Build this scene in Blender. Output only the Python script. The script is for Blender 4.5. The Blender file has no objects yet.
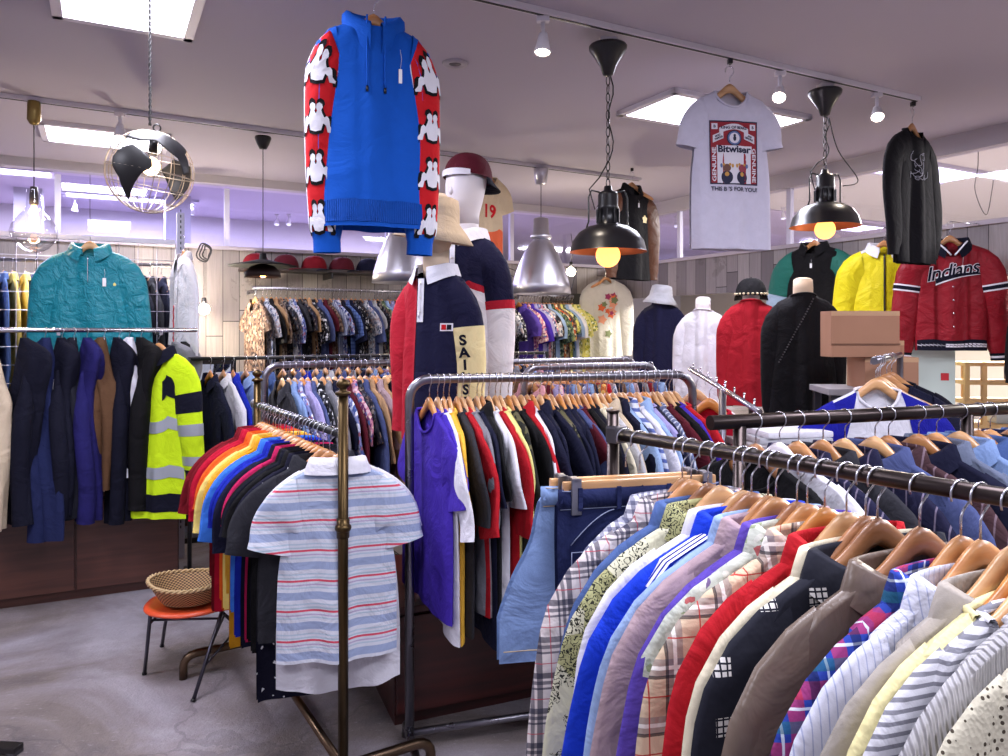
import bpy, bmesh, math, random
from mathutils import Vector, Matrix, noise
from math import sin, cos, pi, sqrt, radians

# ---------------------------------------------------------------- camera, world, lights, exposure
SC = bpy.context.scene
COL = SC.collection
F = 740.0            # focal length in pixels of the 1008 x 756 frame
EH = 1.45            # eye height
K = 0.906            # measured distances to metres
cam_d = bpy.data.cameras.new('camera'); cam = bpy.data.objects.new('camera', cam_d); COL.objects.link(cam)
cam.location = (0, 0, EH); cam.rotation_euler = (pi/2, 0, 0)
cam_d.sensor_width = 36; cam_d.lens = 36*F/1008; cam_d.shift_y = -48/1008; cam_d.clip_start = 0.05
SC.camera = cam
SC.view_settings.view_transform = 'Standard'; SC.view_settings.look = 'None'
SC.view_settings.exposure = 0.05; SC.view_settings.gamma = 1; SC.view_settings.use_curve_mapping = False
SC.cycles.use_denoising = True
SC.cycles.max_bounces = 5; SC.cycles.diffuse_bounces = 3; SC.cycles.glossy_bounces = 2
SC.cycles.transmission_bounces = 4; SC.cycles.transparent_max_bounces = 8
SC.cycles.sample_clamp_indirect = 4; SC.cycles.caustics_reflective = False; SC.cycles.caustics_refractive = False
wd = bpy.data.worlds.new('world'); SC.world = wd; wd.use_nodes = True
wd.node_tree.nodes['Background'].inputs[0].default_value = (0.82, 0.82, 1.0, 1)
wd.node_tree.nodes['Background'].inputs[1].default_value = 0.62

UX, UY = 0.878, 0.478          # the room's long axis as seen from the camera
ROOM_A = math.atan2(UY, UX)
CH = EH + 1.4*K                # ceiling height
def Wp(x, y, z=0.0): return Vector((x*K, y*K, z))
def at(px, py, D):
    d = D*K
    return Vector(((px-504)/F*d, d, EH-(py-330)/F*d))
def ceil_at(px, py, h=CH):
    d = (h-EH)*F/(330-py)
    return Vector(((px-504)/F*d, d, h))
def uv(p, a, b, dz=0.0):       # move a along the room axis, b across it (away from the camera)
    return Vector((p[0]+a*UX-b*UY, p[1]+a*UY+b*UX, p[2]+dz))

def area(name, loc, sx, sy, power, col, rotz=0.0, rot=(0, 0, 0)):
    l = bpy.data.lights.new(name, 'AREA'); l.shape = 'RECTANGLE'; l.size = sx; l.size_y = sy
    l.energy = power; l.color = col
    o = bpy.data.objects.new(name, l); o.location = loc; o.rotation_euler = (rot[0], rot[1], rotz); COL.objects.link(o); return o
def bulb_light(name, loc, power, col, r=0.03):
    l = bpy.data.lights.new(name, 'POINT'); l.energy = power; l.color = col; l.shadow_soft_size = r
    o = bpy.data.objects.new(name, l); o.location = loc; COL.objects.link(o); return o
def spot(name, loc, target, power, col, ang=70, blend=.6, r=0.03):
    l = bpy.data.lights.new(name, 'SPOT'); l.energy = power; l.color = col; l.spot_size = radians(ang); l.spot_blend = blend
    l.shadow_soft_size = r
    o = bpy.data.objects.new(name, l); o.location = loc
    o.rotation_euler = (Vector(target)-Vector(loc)).to_track_quat('-Z', 'Y').to_euler(); COL.objects.link(o); return o

# ceiling light panels (recessed boxes): position of one corner, size along u, size along v, seen in the frame or not
COOL = (0.86, 0.86, 1.0)
PANELS = [(Wp(-1.93, 3.24), .44, -1.10), (Wp(0.78, 4.73), .98, -.42), (Wp(-3.3, 5.37), .66, -.42),
          (Wp(0.2, 1.35), .98, -.42), (Wp(3.0, 2.4), .44, -1.10), (Wp(-3.6, 1.6), .98, -.42), (Wp(-1.3, -.7), .98, -.42), (Wp(1.5, 0.3), .98, -.42)]
for i, (p, a, b) in enumerate(PANELS):
    c = uv(p, a/2, b/2); c.z = CH-.02
    area('ceiling_panel_light', c, abs(a), abs(b), 44, COOL, ROOM_A)

# ---------------------------------------------------------------- materials
def lin(c):
    return tuple(((v/255)/12.92 if v/255 <= .04045 else ((v/255+.055)/1.055)**2.4) for v in c[:3])+(1,)
class NT:
    def __init__(s, name):
        s.m = bpy.data.materials.new(name); s.m.use_nodes = True; s.t = s.m.node_tree
        s.b = s.t.nodes['Principled BSDF']; s.o = s.t.nodes['Material Output']
    def n(s, k, **kw):
        x = s.t.nodes.new(k)
        for a, v in kw.items(): setattr(x, a, v)
        return x
    def l(s, a, b): s.t.links.new(a, b)
    def math(s, op, a, b=0.0, c=0.0):
        x = s.n('ShaderNodeMath', operation=op)
        for i, v in enumerate((a, b, c)):
            if i < len(x.inputs):
                if isinstance(v, (int, float)): x.inputs[i].default_value = v
                else: s.l(v, x.inputs[i])
        return x.outputs[0]
    def mix(s, f, a, b, mode='MIX'):
        x = s.n('ShaderNodeMix', data_type='RGBA', blend_type=mode)
        for inp, v in ((x.inputs[0], f), (x.inputs[6], a), (x.inputs[7], b)):
            if isinstance(v, (int, float, tuple)): inp.default_value = v
            else: s.l(v, inp)
        return x.outputs[2]
    def noise(s, scale, detail=2, vec=None, rough=.5, dist=0):
        x = s.n('ShaderNodeTexNoise'); x.inputs['Scale'].default_value = scale; x.inputs['Detail'].default_value = detail
        x.inputs['Roughness'].default_value = rough; x.inputs['Distortion'].default_value = dist
        if vec is not None: s.l(vec, x.inputs['Vector'])
        return x
    def bump(s, h, strength=.3, dist=.01, nrm=None):
        x = s.n('ShaderNodeBump'); x.inputs['Strength'].default_value = strength; x.inputs['Distance'].default_value = dist
        s.l(h, x.inputs['Height'])
        if nrm is not None: s.l(nrm, x.inputs['Normal'])
        return x.outputs[0]
    def ramp(s, f, stops, interp='CONSTANT'):
        x = s.n('ShaderNodeValToRGB'); r = x.color_ramp; r.interpolation = interp
        while len(r.elements) < len(stops): r.elements.new(0.5)
        for e, (p, c) in zip(r.elements, stops): e.position = p; e.color = c
        s.l(f, x.inputs[0]); return x.outputs[0]

MC = {}
def plain(name, col, rough=.5, metal=0.0, bump=0.0, bscale=40, emit=None, es=0, spec=None, vary=0.0, alpha=None):
    key = ('p', name)
    if key in MC: return MC[key]
    t = NT(name); t.b.inputs['Base Color'].default_value = lin(col); t.b.inputs['Roughness'].default_value = rough
    t.b.inputs['Metallic'].default_value = metal
    if spec is not None: t.b.inputs['Specular IOR Level'].default_value = spec
    tc = t.n('ShaderNodeTexCoord')
    if vary or bump:
        nz = t.noise(bscale, 4, tc.outputs['Object'])
        if vary:
            c = lin(col); d = tuple(v*(1-vary) for v in c[:3])+(1,)
            t.l(t.mix(nz.outputs[0], c, d), t.b.inputs['Base Color'])
        if bump: t.l(t.bump(nz.outputs[0], bump), t.b.inputs['Normal'])
    if emit: t.b.inputs['Emission Color'].default_value = lin(emit); t.b.inputs['Emission Strength'].default_value = es
    MC[key] = t.m; return t.m

def fabric(name, base, kind='solid', rough=.85, crumple=.5, sheen=.0, cscale=9, **k):
    """kinds: solid, stripes, plaid, floral, denim, knit, leather, tree"""
    key = ('f', name)
    if key in MC: return MC[key]
    t = NT(name); t.b.inputs['Roughness'].default_value = rough
    t.b.inputs['Specular IOR Level'].default_value = k.get('spec', .2)
    tc = t.n('ShaderNodeTexCoord'); ob = tc.outputs['Object']
    oi = t.n('ShaderNodeObjectInfo')
    off = t.n('ShaderNodeVectorMath', operation='SCALE'); off.inputs[0].default_value = (17, 11, 23); t.l(oi.outputs['Random'], off.inputs[3])
    ad = t.n('ShaderNodeVectorMath', operation='ADD'); t.l(ob, ad.inputs[0]); t.l(off.outputs[0], ad.inputs[1]); vec = ad.outputs[0]
    sp = t.n('ShaderNodeSeparateXYZ'); t.l(ob, sp.inputs[0]); X, Y, Z = sp.outputs
    c = lin(base); cur = None
    mott = t.noise(30, 3, vec)
    if kind == 'solid' or kind == 'leather':
        cur = t.mix(mott.outputs[0], c, tuple(v*.86 for v in c[:3])+(1,))
    elif kind == 'denim':
        w = t.noise(5, 3, vec); fine = t.noise(260, 2, vec)
        cur = t.mix(t.math('MULTIPLY', w.outputs[0], .9), tuple(v*.62 for v in c[:3])+(1,), tuple(min(1, v*1.5) for v in c[:3])+(1,))
        cur = t.mix(t.math('MULTIPLY', fine.outputs[0], .5), cur, tuple(min(1, v*1.5+.06*(c[1]+.2)) for v in c[:3])+(1,))
    elif kind == 'stripes' or kind == 'plaid':
        cur = c
        for ax, per, o, wd_, col, st in k['bands']:
            co = {'x': X, 'y': Y, 'z': Z}[ax]
            fr = t.math('FRACT', t.math('MULTIPLY_ADD', co, 1.0/per, o+20))
            m = t.math('COMPARE', fr, .5, wd_/2)
            if st < 1: m = t.math('MULTIPLY', m, st)
            cur = t.mix(m, cur, lin(col))
    elif kind == 'floral':
        pal = k['pal']; s_ = k.get('scale', 28)
        dn = t.noise(s_*.6, 3, vec)
        dm = t.n('ShaderNodeVectorMath', operation='MULTIPLY_ADD')
        t.l(dn.outputs['Color'], dm.inputs[0]); dm.inputs[1].default_value = (.06*28/s_,)*3; t.l(vec, dm.inputs[2])
        v = t.n('ShaderNodeTexVoronoi'); v.inputs['Scale'].default_value = s_; t.l(dm.outputs[0], v.inputs['Vector'])
        sc_ = t.n('ShaderNodeSeparateColor'); t.l(v.outputs['Color'], sc_.inputs[0])
        stops = [(i/len(pal), lin(q)) for i, q in enumerate(pal)]
        pc = t.ramp(sc_.outputs[0], stops)
        m = t.math('LESS_THAN', v.outputs['Distance'], k.get('cover', .55))
        cur = t.mix(m, c, pc)
    elif kind == 'tree':
        w = t.n('ShaderNodeTexWave', wave_type='BANDS', bands_direction='DIAGONAL'); w.inputs['Scale'].default_value = 26; w.inputs['Distortion'].default_value = 22
        w.inputs['Detail'].default_value = 3; w.inputs['Detail Scale'].default_value = 2.2; t.l(vec, w.inputs['Vector'])
        n2 = t.noise(9, 2, vec)
        f1 = t.math('MULTIPLY', t.math('GREATER_THAN', w.outputs[0], .8), t.math('GREATER_THAN', n2.outputs[0], .47))
        cur = t.mix(f1, c, lin(k['pal'][0]))
        cur = t.mix(t.math('GREATER_THAN', t.noise(6, 2, vec).outputs[0], .58), cur, lin(k['pal'][1]))
        cur = t.mix(f1, cur, lin(k['pal'][0]))
    elif kind == 'knit':
        cur = t.mix(mott.outputs[0], c, tuple(v*.82 for v in c[:3])+(1,))
    if isinstance(cur, tuple): t.b.inputs['Base Color'].default_value = cur
    else: t.l(cur, t.b.inputs['Base Color'])
    cr = t.noise(cscale, 4, vec, rough=.55, dist=.6)
    nrm = t.bump(cr.outputs[0], crumple, .04)
    if kind == 'knit':
        if k.get('rib'):
            fr = t.math('SINE', t.math('MULTIPLY', X if k['rib'] == 'x' else Z, 2*pi/k.get('per', .008)))
            nrm = t.bump(fr, .9, .002, nrm)
        else:
            v = t.n('ShaderNodeTexVoronoi'); v.inputs['Scale'].default_value = k.get('kscale', 220); t.l(ob, v.inputs['Vector'])
            nrm = t.bump(v.outputs['Distance'], .5, .002, nrm)
        if k.get('holes'):
            v2 = t.n('ShaderNodeTexVoronoi'); v2.inputs['Scale'].default_value = 110; v2.inputs['Randomness'].default_value = .35; t.l(ob, v2.inputs['Vector'])
            n3 = t.noise(7, 1, ob)
            m = t.math('MULTIPLY', t.math('LESS_THAN', v2.outputs['Distance'], .26), t.math('GREATER_THAN', n3.outputs[0], .52))
            t.l(t.mix(m, cur, lin((70, 62, 52))), t.b.inputs['Base Color'])
    elif kind != 'leather':
        fn = t.noise(420, 1, ob); nrm = t.bump(fn.outputs[0], .25, .001, nrm)
    t.l(nrm, t.b.inputs['Normal'])
    if k.get('sheen'): t.b.inputs['Sheen Weight'].default_value = k['sheen']
    MC[key] = t.m; return t.m

def wood(name, a, b, rough=.35, scale=1.0, axis='x', coat=0.3):
    key = ('w', name)
    if key in MC: return MC[key]
    t = NT(name); tc = t.n('ShaderNodeTexCoord'); mp = t.n('ShaderNodeMapping'); t.l(tc.outputs['Object'], mp.inputs[0])
    oi = t.n('ShaderNodeObjectInfo'); cb = t.n('ShaderNodeCombineXYZ')
    t.l(t.math('MULTIPLY', oi.outputs['Random'], 31), cb.inputs[1]); t.l(cb.outputs[0], mp.inputs['Location'])
    mp.inputs['Scale'].default_value = {'x': (2*scale, 30*scale, 30*scale), 'y': (30*scale, 2*scale, 30*scale), 'z': (30*scale, 30*scale, 2*scale)}[axis]
    nz = t.noise(1.6, 4, mp.outputs[0], dist=.4)
    r = t.ramp(nz.outputs[0], [(.3, lin(a)), (.7, lin(b))], 'LINEAR')
    hv = t.n('ShaderNodeHueSaturation'); t.l(r, hv.inputs['Color']); t.l(t.math('MULTIPLY_ADD', oi.outputs['Random'], .35, .82), hv.inputs['Value'])
    t.l(hv.outputs[0], t.b.inputs['Base Color']); t.b.inputs['Roughness'].default_value = rough; t.b.inputs['Coat Weight'].default_value = coat
    t.b.inputs['Coat Roughness'].default_value = .2
    t.l(t.bump(nz.outputs[0], .15, .002), t.b.inputs['Normal'])
    MC[key] = t.m; return t.m

def metal(name, col, rough=.3, scuff=.25):
    key = ('m', name)
    if key in MC: return MC[key]
    t = NT(name); t.b.inputs['Metallic'].default_value = 1
    tc = t.n('ShaderNodeTexCoord'); nz = t.noise(18, 5, tc.outputs['Object'])
    c = lin(col); t.l(t.mix(nz.outputs[0], c, tuple(v*(1-scuff) for v in c[:3])+(1,)), t.b.inputs['Base Color'])
    t.l(t.math('MULTIPLY_ADD', nz.outputs[0], .25, rough-.1), t.b.inputs['Roughness'])
    MC[key] = t.m; return t.m

def glass(name, tint=(240, 245, 255), thin=True, rough=.0, amount=.9):
    key = ('g', name)
    if key in MC: return MC[key]
    t = NT(name); t.t.nodes.remove(t.b)
    tr = t.n('ShaderNodeBsdfTransparent'); tr.inputs[0].default_value = lin(tint)
    gl = t.n('ShaderNodeBsdfGlossy'); gl.inputs['Roughness'].default_value = .03
    lw = t.n('ShaderNodeLayerWeight'); lw.inputs[0].default_value = .35
    mx = t.n('ShaderNodeMixShader'); t.l(t.math('MULTIPLY_ADD', lw.outputs['Facing'], .55, .04), mx.inputs[0]); t.l(tr.outputs[0], mx.inputs[1]); t.l(gl.outputs[0], mx.inputs[2])
    t.l(mx.outputs[0], t.o.inputs[0]); MC[key] = t.m; return t.m

# ---------------------------------------------------------------- mesh builder
class MB:
    def __init__(s): s.v = []; s.f = []; s.mi = []; s.sm = []; s.m = 0
    def add(s, vs, fs, smooth=True):
        o = len(s.v); s.v.extend([tuple(v) for v in vs]); s.f.extend([tuple(i+o for i in f) for f in fs])
        s.mi.extend([s.m]*len(fs)); s.sm.extend([smooth]*len(fs)); return s
    def box(s, c, size, bev=0.0, rz=0.0):
        bm = bmesh.new(); bmesh.ops.create_cube(bm, size=1)
        for v in bm.verts: v.co = Vector((v.co.x*size[0], v.co.y*size[1], v.co.z*size[2]))
        if bev: bmesh.ops.bevel(bm, geom=bm.edges[:], offset=bev, segments=2, profile=.7, affect='EDGES')
        R = Matrix.Rotation(rz, 3, 'Z'); c = Vector(c)
        bm.verts.index_update()
        s.add([R@v.co+c for v in bm.verts], [[v.index for v in f.verts] for f in bm.faces], False); bm.free(); return s
    def grid(s, pts, nu, nv, closed=False, smooth=True):   # pts[j*nu+i]
        fs = []
        for j in range(nv-1):
            for i in range(nu if closed else nu-1):
                i2 = (i+1) % nu; fs.append((j*nu+i, j*nu+i2, (j+1)*nu+i2, (j+1)*nu+i))
        return s.add(pts, fs, smooth)
    def tube(s, path, r, n=8, cap=True, smooth=True):
        path = [Vector(p) for p in path]; rr = r if isinstance(r, (list, tuple)) else [r]*len(path)
        pts = []; up = None
        for i, p in enumerate(path):
            d = (path[min(i+1, len(path)-1)]-path[max(i-1, 0)])
            if d.length < 1e-9: d = Vector((0, 0, 1))
            d.normalize()
            if up is None: up = d.orthogonal().normalized()
            up = (up-d*up.dot(d))
            if up.length < 1e-6: up = d.orthogonal()
            up.normalize(); sd = d.cross(up)
            for k in range(n): a = 2*pi*k/n; pts.append(p+(up*cos(a)+sd*sin(a))*rr[i])
        s.grid(pts, n, len(path), True, smooth)
        if cap:
            o = len(s.v)-len(pts); e = len(s.v)
            s.f.append(tuple(range(o, o+n))[::-1]); s.f.append(tuple(range(e-n, e))); s.mi += [s.m]*2; s.sm += [False]*2
        return s
    def lathe(s, prof, c=(0, 0, 0), n=32, cap=False):      # prof: (r, z)
        c = Vector(c); pts = []
        for r, z in prof:
            for k in range(n): a = 2*pi*k/n; pts.append(c+Vector((r*cos(a), r*sin(a), z)))
        s.grid(pts, n, len(prof), True)
        if cap:
            o = len(s.v)-len(pts); e = len(s.v)
            s.f.append(tuple(range(o, o+n))[::-1]); s.f.append(tuple(range(e-n, e))); s.mi += [s.m]*2; s.sm += [False]*2
        return s
    def loft(s, rings, n=24, cap=True, pw=2.0):             # rings: (cx, cy, cz, rx, ry[, tilt])
        pts = []
        for rg in rings:
            cx, cy, cz, rx, ry = rg[:5]; ti = rg[5] if len(rg) > 5 else 0
            for k in range(n):
                a = 2*pi*k/n; ca, sa = cos(a), sin(a)
                q = (abs(ca)**pw+abs(sa)**pw)**(-1/pw)
                pts.append(Vector((cx+rx*ca*q, cy+ry*sa*q, cz+ti*ca)))
        s.grid(pts, n, len(rings), True)
        if cap:
            o = len(s.v)-len(pts); e = len(s.v)
            s.f.append(tuple(range(o, o+n))[::-1]); s.f.append(tuple(range(e-n, e))); s.mi += [s.m]*2; s.sm += [True]*2
        return s
    def ball(s, c, r, n=16, m=10, sq=(1, 1, 1)):
        c = Vector(c); pts = []
        for j in range(m+1):
            b = pi*j/m
            for k in range(n): a = 2*pi*k/n; pts.append(c+Vector((r*sq[0]*sin(b)*cos(a), r*sq[1]*sin(b)*sin(a), -r*sq[2]*cos(b))))
        return s.grid(pts, n, m+1, True)
    def prism(s, poly, z0, z1, rot=None):                   # poly in XY
        n = len(poly); R = rot or Matrix.Identity(3)
        vs = [R@Vector((x, y, z0)) for x, y in poly]+[R@Vector((x, y, z1)) for x, y in poly]
        fs = [tuple(range(n))[::-1], tuple(range(n, 2*n))]+[(i, (i+1) % n, n+(i+1) % n, n+i) for i in range(n)]
        return s.add(vs, fs, False)
    def build(s, name, mats, parent=None, loc=None, rz=None, solid=0.0):
        me = bpy.data.meshes.new(name); me.from_pydata([tuple(v) for v in s.v], [], s.f)
        if not isinstance(mats, (list, tuple)): mats = [mats]
        for m in mats: me.materials.append(m)
        me.polygons.foreach_set('material_index', s.mi); me.polygons.foreach_set('use_smooth', s.sm); me.update()
        o = bpy.data.objects.new(name, me); COL.objects.link(o)
        if parent is not None: o.parent = parent
        if loc is not None: o.location = loc
        if rz is not None: o.rotation_euler = (0, 0, rz)
        if solid:
            md = o.modifiers.new('thickness', 'SOLIDIFY'); md.thickness = solid; md.offset = 0
        return o

def thing(name, label, cat, loc=(0, 0, 0), rz=0.0, group=None):
    o = bpy.data.objects.new(name, None); o.empty_display_size = .05; COL.objects.link(o); o.location = loc; o.rotation_euler = (0, 0, rz)
    return tag(o, label, cat, group)
def tag(o, label=None, cat=None, group=None, kind=None):
    if label: o['label'] = label
    if cat: o['category'] = cat
    if group: o['group'] = group
    if kind: o['kind'] = kind
    return o
def struct(name, mb, m, **k):
    o = mb.build(name, m, **k); o['kind'] = 'structure'; return o
KIDS = {}
def dup(root, loc, rz, label=None, group=None, cat=None):
    r = root.copy(); COL.objects.link(r); r.location = loc; r.rotation_euler = (root.rotation_euler[0], root.rotation_euler[1], rz)
    if label: r['label'] = label
    if group: r['group'] = group
    for ch in list(root.children):
        c = ch.copy(); COL.objects.link(c); c.parent = r
        for g in ch.children:
            d = g.copy(); COL.objects.link(d); d.parent = c
    return r
ORD = ['first', 'second', 'third', 'fourth', 'fifth', 'sixth', 'seventh', 'eighth', 'ninth', 'tenth', 'eleventh', 'twelfth', 'thirteenth', 'fourteenth',
       'fifteenth', 'sixteenth', 'seventeenth', 'eighteenth', 'nineteenth', 'twentieth', 'twenty-first', 'twenty-second', 'twenty-third', 'twenty-fourth',
       'twenty-fifth', 'twenty-sixth', 'twenty-seventh', 'twenty-eighth', 'twenty-ninth', 'thirtieth', 'thirty-first', 'thirty-second', 'thirty-third',
       'thirty-fourth', 'thirty-fifth', 'thirty-sixth', 'thirty-seventh', 'thirty-eighth', 'thirty-ninth', 'fortieth']
def text_mesh(txt, size, width=None, bold=0.0, spacing=1.0, shear=0.0):
    cu = bpy.data.curves.new('t', 'FONT'); cu.body = txt; cu.size = size; cu.align_x = 'CENTER'; cu.align_y = 'CENTER'
    cu.offset = bold; cu.space_character = spacing; cu.shear = shear; cu.resolution_u = 3; cu.fill_mode = 'FRONT'
    o = bpy.data.objects.new('t', cu); COL.objects.link(o); bpy.context.view_layer.update()
    me = bpy.data.meshes.new_from_object(o.evaluated_get(bpy.context.evaluated_depsgraph_get()))
    vs = [v.co.copy() for v in me.vertices]; fs = [tuple(p.vertices) for p in me.polygons]
    bpy.data.objects.remove(o); bpy.data.curves.remove(cu); bpy.data.meshes.remove(me)
    if vs:
        x0 = min(v.x for v in vs); x1 = max(v.x for v in vs); y0 = min(v.y for v in vs); y1 = max(v.y for v in vs)
        k = (width/(x1-x0)) if width else 1
        for v in vs: v.x = (v.x-(x0+x1)/2)*k; v.y = v.y-(y0+y1)/2
    return vs, fs
# ---------------------------------------------------------------- hangers
WOODS = {
 'pale': wood('pale_hanger_wood', (222, 176, 126), (190, 140, 92)),
 'tan': wood('tan_hanger_wood', (205, 150, 96), (170, 112, 66)),
 'honey': wood('honey_hanger_wood', (214, 146, 74), (176, 108, 48)),
 'brown': wood('brown_hanger_wood', (168, 116, 76), (128, 82, 50)),
 'white': plain('white_hanger_plastic', (225, 222, 230), .35)}
HOOKM = metal('hook_steel', (205, 205, 215), .25)
HD = 0.080       # from the top of the hook to the top of the wood
def hz(x):       # top edge of the wooden shoulders
    a = abs(x)/.215
    return -HD-.078*(a**1.3)-.034*(1-math.exp(-(x/.062)**2))
def hanger_mb(n=26, contour=.004):
    b = MB(); pts = []; m = 8
    for i in range(n+1):
        x = -.22+.44*i/n; a = abs(x)/.22
        h = .042-.018*a; th = .0080-.002*a
        if a > .96: h *= .5; th *= .6
        zt = hz(x) if a <= .96 else hz(x)-.005
        y = -contour*a*a+.004
        for k in range(m):
            an = 2*pi*(k+.5)/m; cx_, cz_ = cos(an), sin(an); q = (abs(cx_)**4+abs(cz_)**4)**(-.25)
            pts.append((x, y+th*cx_*q, zt-h/2+h/2*cz_*q))
    b.grid(pts, m, n+1, True); e = len(b.v); b.f += [tuple(range(0, m))[::-1], tuple(range(e-m, e))]; b.mi += [0, 0]; b.sm += [False, False]
    return b
def hook_mb(n=14, r=.021, seg=6):
    b = MB(); path = []
    for i in range(n+1):
        a = radians(205-i*(205+60)/n); path.append((r*cos(a), 0.004, -r+r*sin(a)))
    path += [(.004, .004, -r*2-.004), (0, .004, -r*2-.012), (0, .004, -HD-.004)]
    return b.tube(path, .0017, seg)
HG = {}
def hanger_proto(kind, far=False):
    k = (kind, far)
    if k not in HG:
        if far: hm = hanger_mb(8); km = hook_mb(6, seg=4)
        else: hm = hanger_mb(); km = hook_mb()
        HG[k] = (hm, km)
        o1 = hm.build('shoulder_bar', WOODS[kind]); o2 = km.build('hook', HOOKM)
        HG[k] = (o1.data, o2.data); bpy.data.objects.remove(o1); bpy.data.objects.remove(o2)
    return HG[k]
def hanger(loc, rz, kind, label, group=None, far=False, tilt=0.0, w=1.0):
    a, b = hanger_proto(kind, far)
    t = thing('clothes_hanger', label, 'hanger', loc, rz, group)
    t.rotation_euler = (0, tilt, rz)
    o = bpy.data.objects.new('shoulder_bar', a); COL.objects.link(o); o.parent = t; o.scale = (w*.95, 1, 1)
    o = bpy.data.objects.new('hook', b); COL.objects.link(o); o.parent = t
    return t
def wire_hook(name, loc, label, group=None): pass

CLIPM = metal('clip_metal', (150, 150, 158), .35)
def clip_hanger(loc, rz, label, w=.17, wk='pale', bar_drop=.10):
    t = thing('clip_hanger', label, 'hanger', loc, rz)
    b = MB(); b.box((0, 0, -bar_drop-.018), (w*2+.05, .016, .036), .005); b.build('wooden_bar', WOODS[wk], t)
    hook_mb().build('hook', HOOKM, t)
    for sx in (-1, 1):
        c = MB(); c.box((sx*w, -.014, -bar_drop-.03), (.022, .006, .075), .002); c.box((sx*w, .014, -bar_drop-.03), (.022, .006, .075), .002)
        c.box((sx*w, 0, -bar_drop+.004), (.016, .034, .008), .002); c.build('clip', CLIPM, t)
    return t

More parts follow.
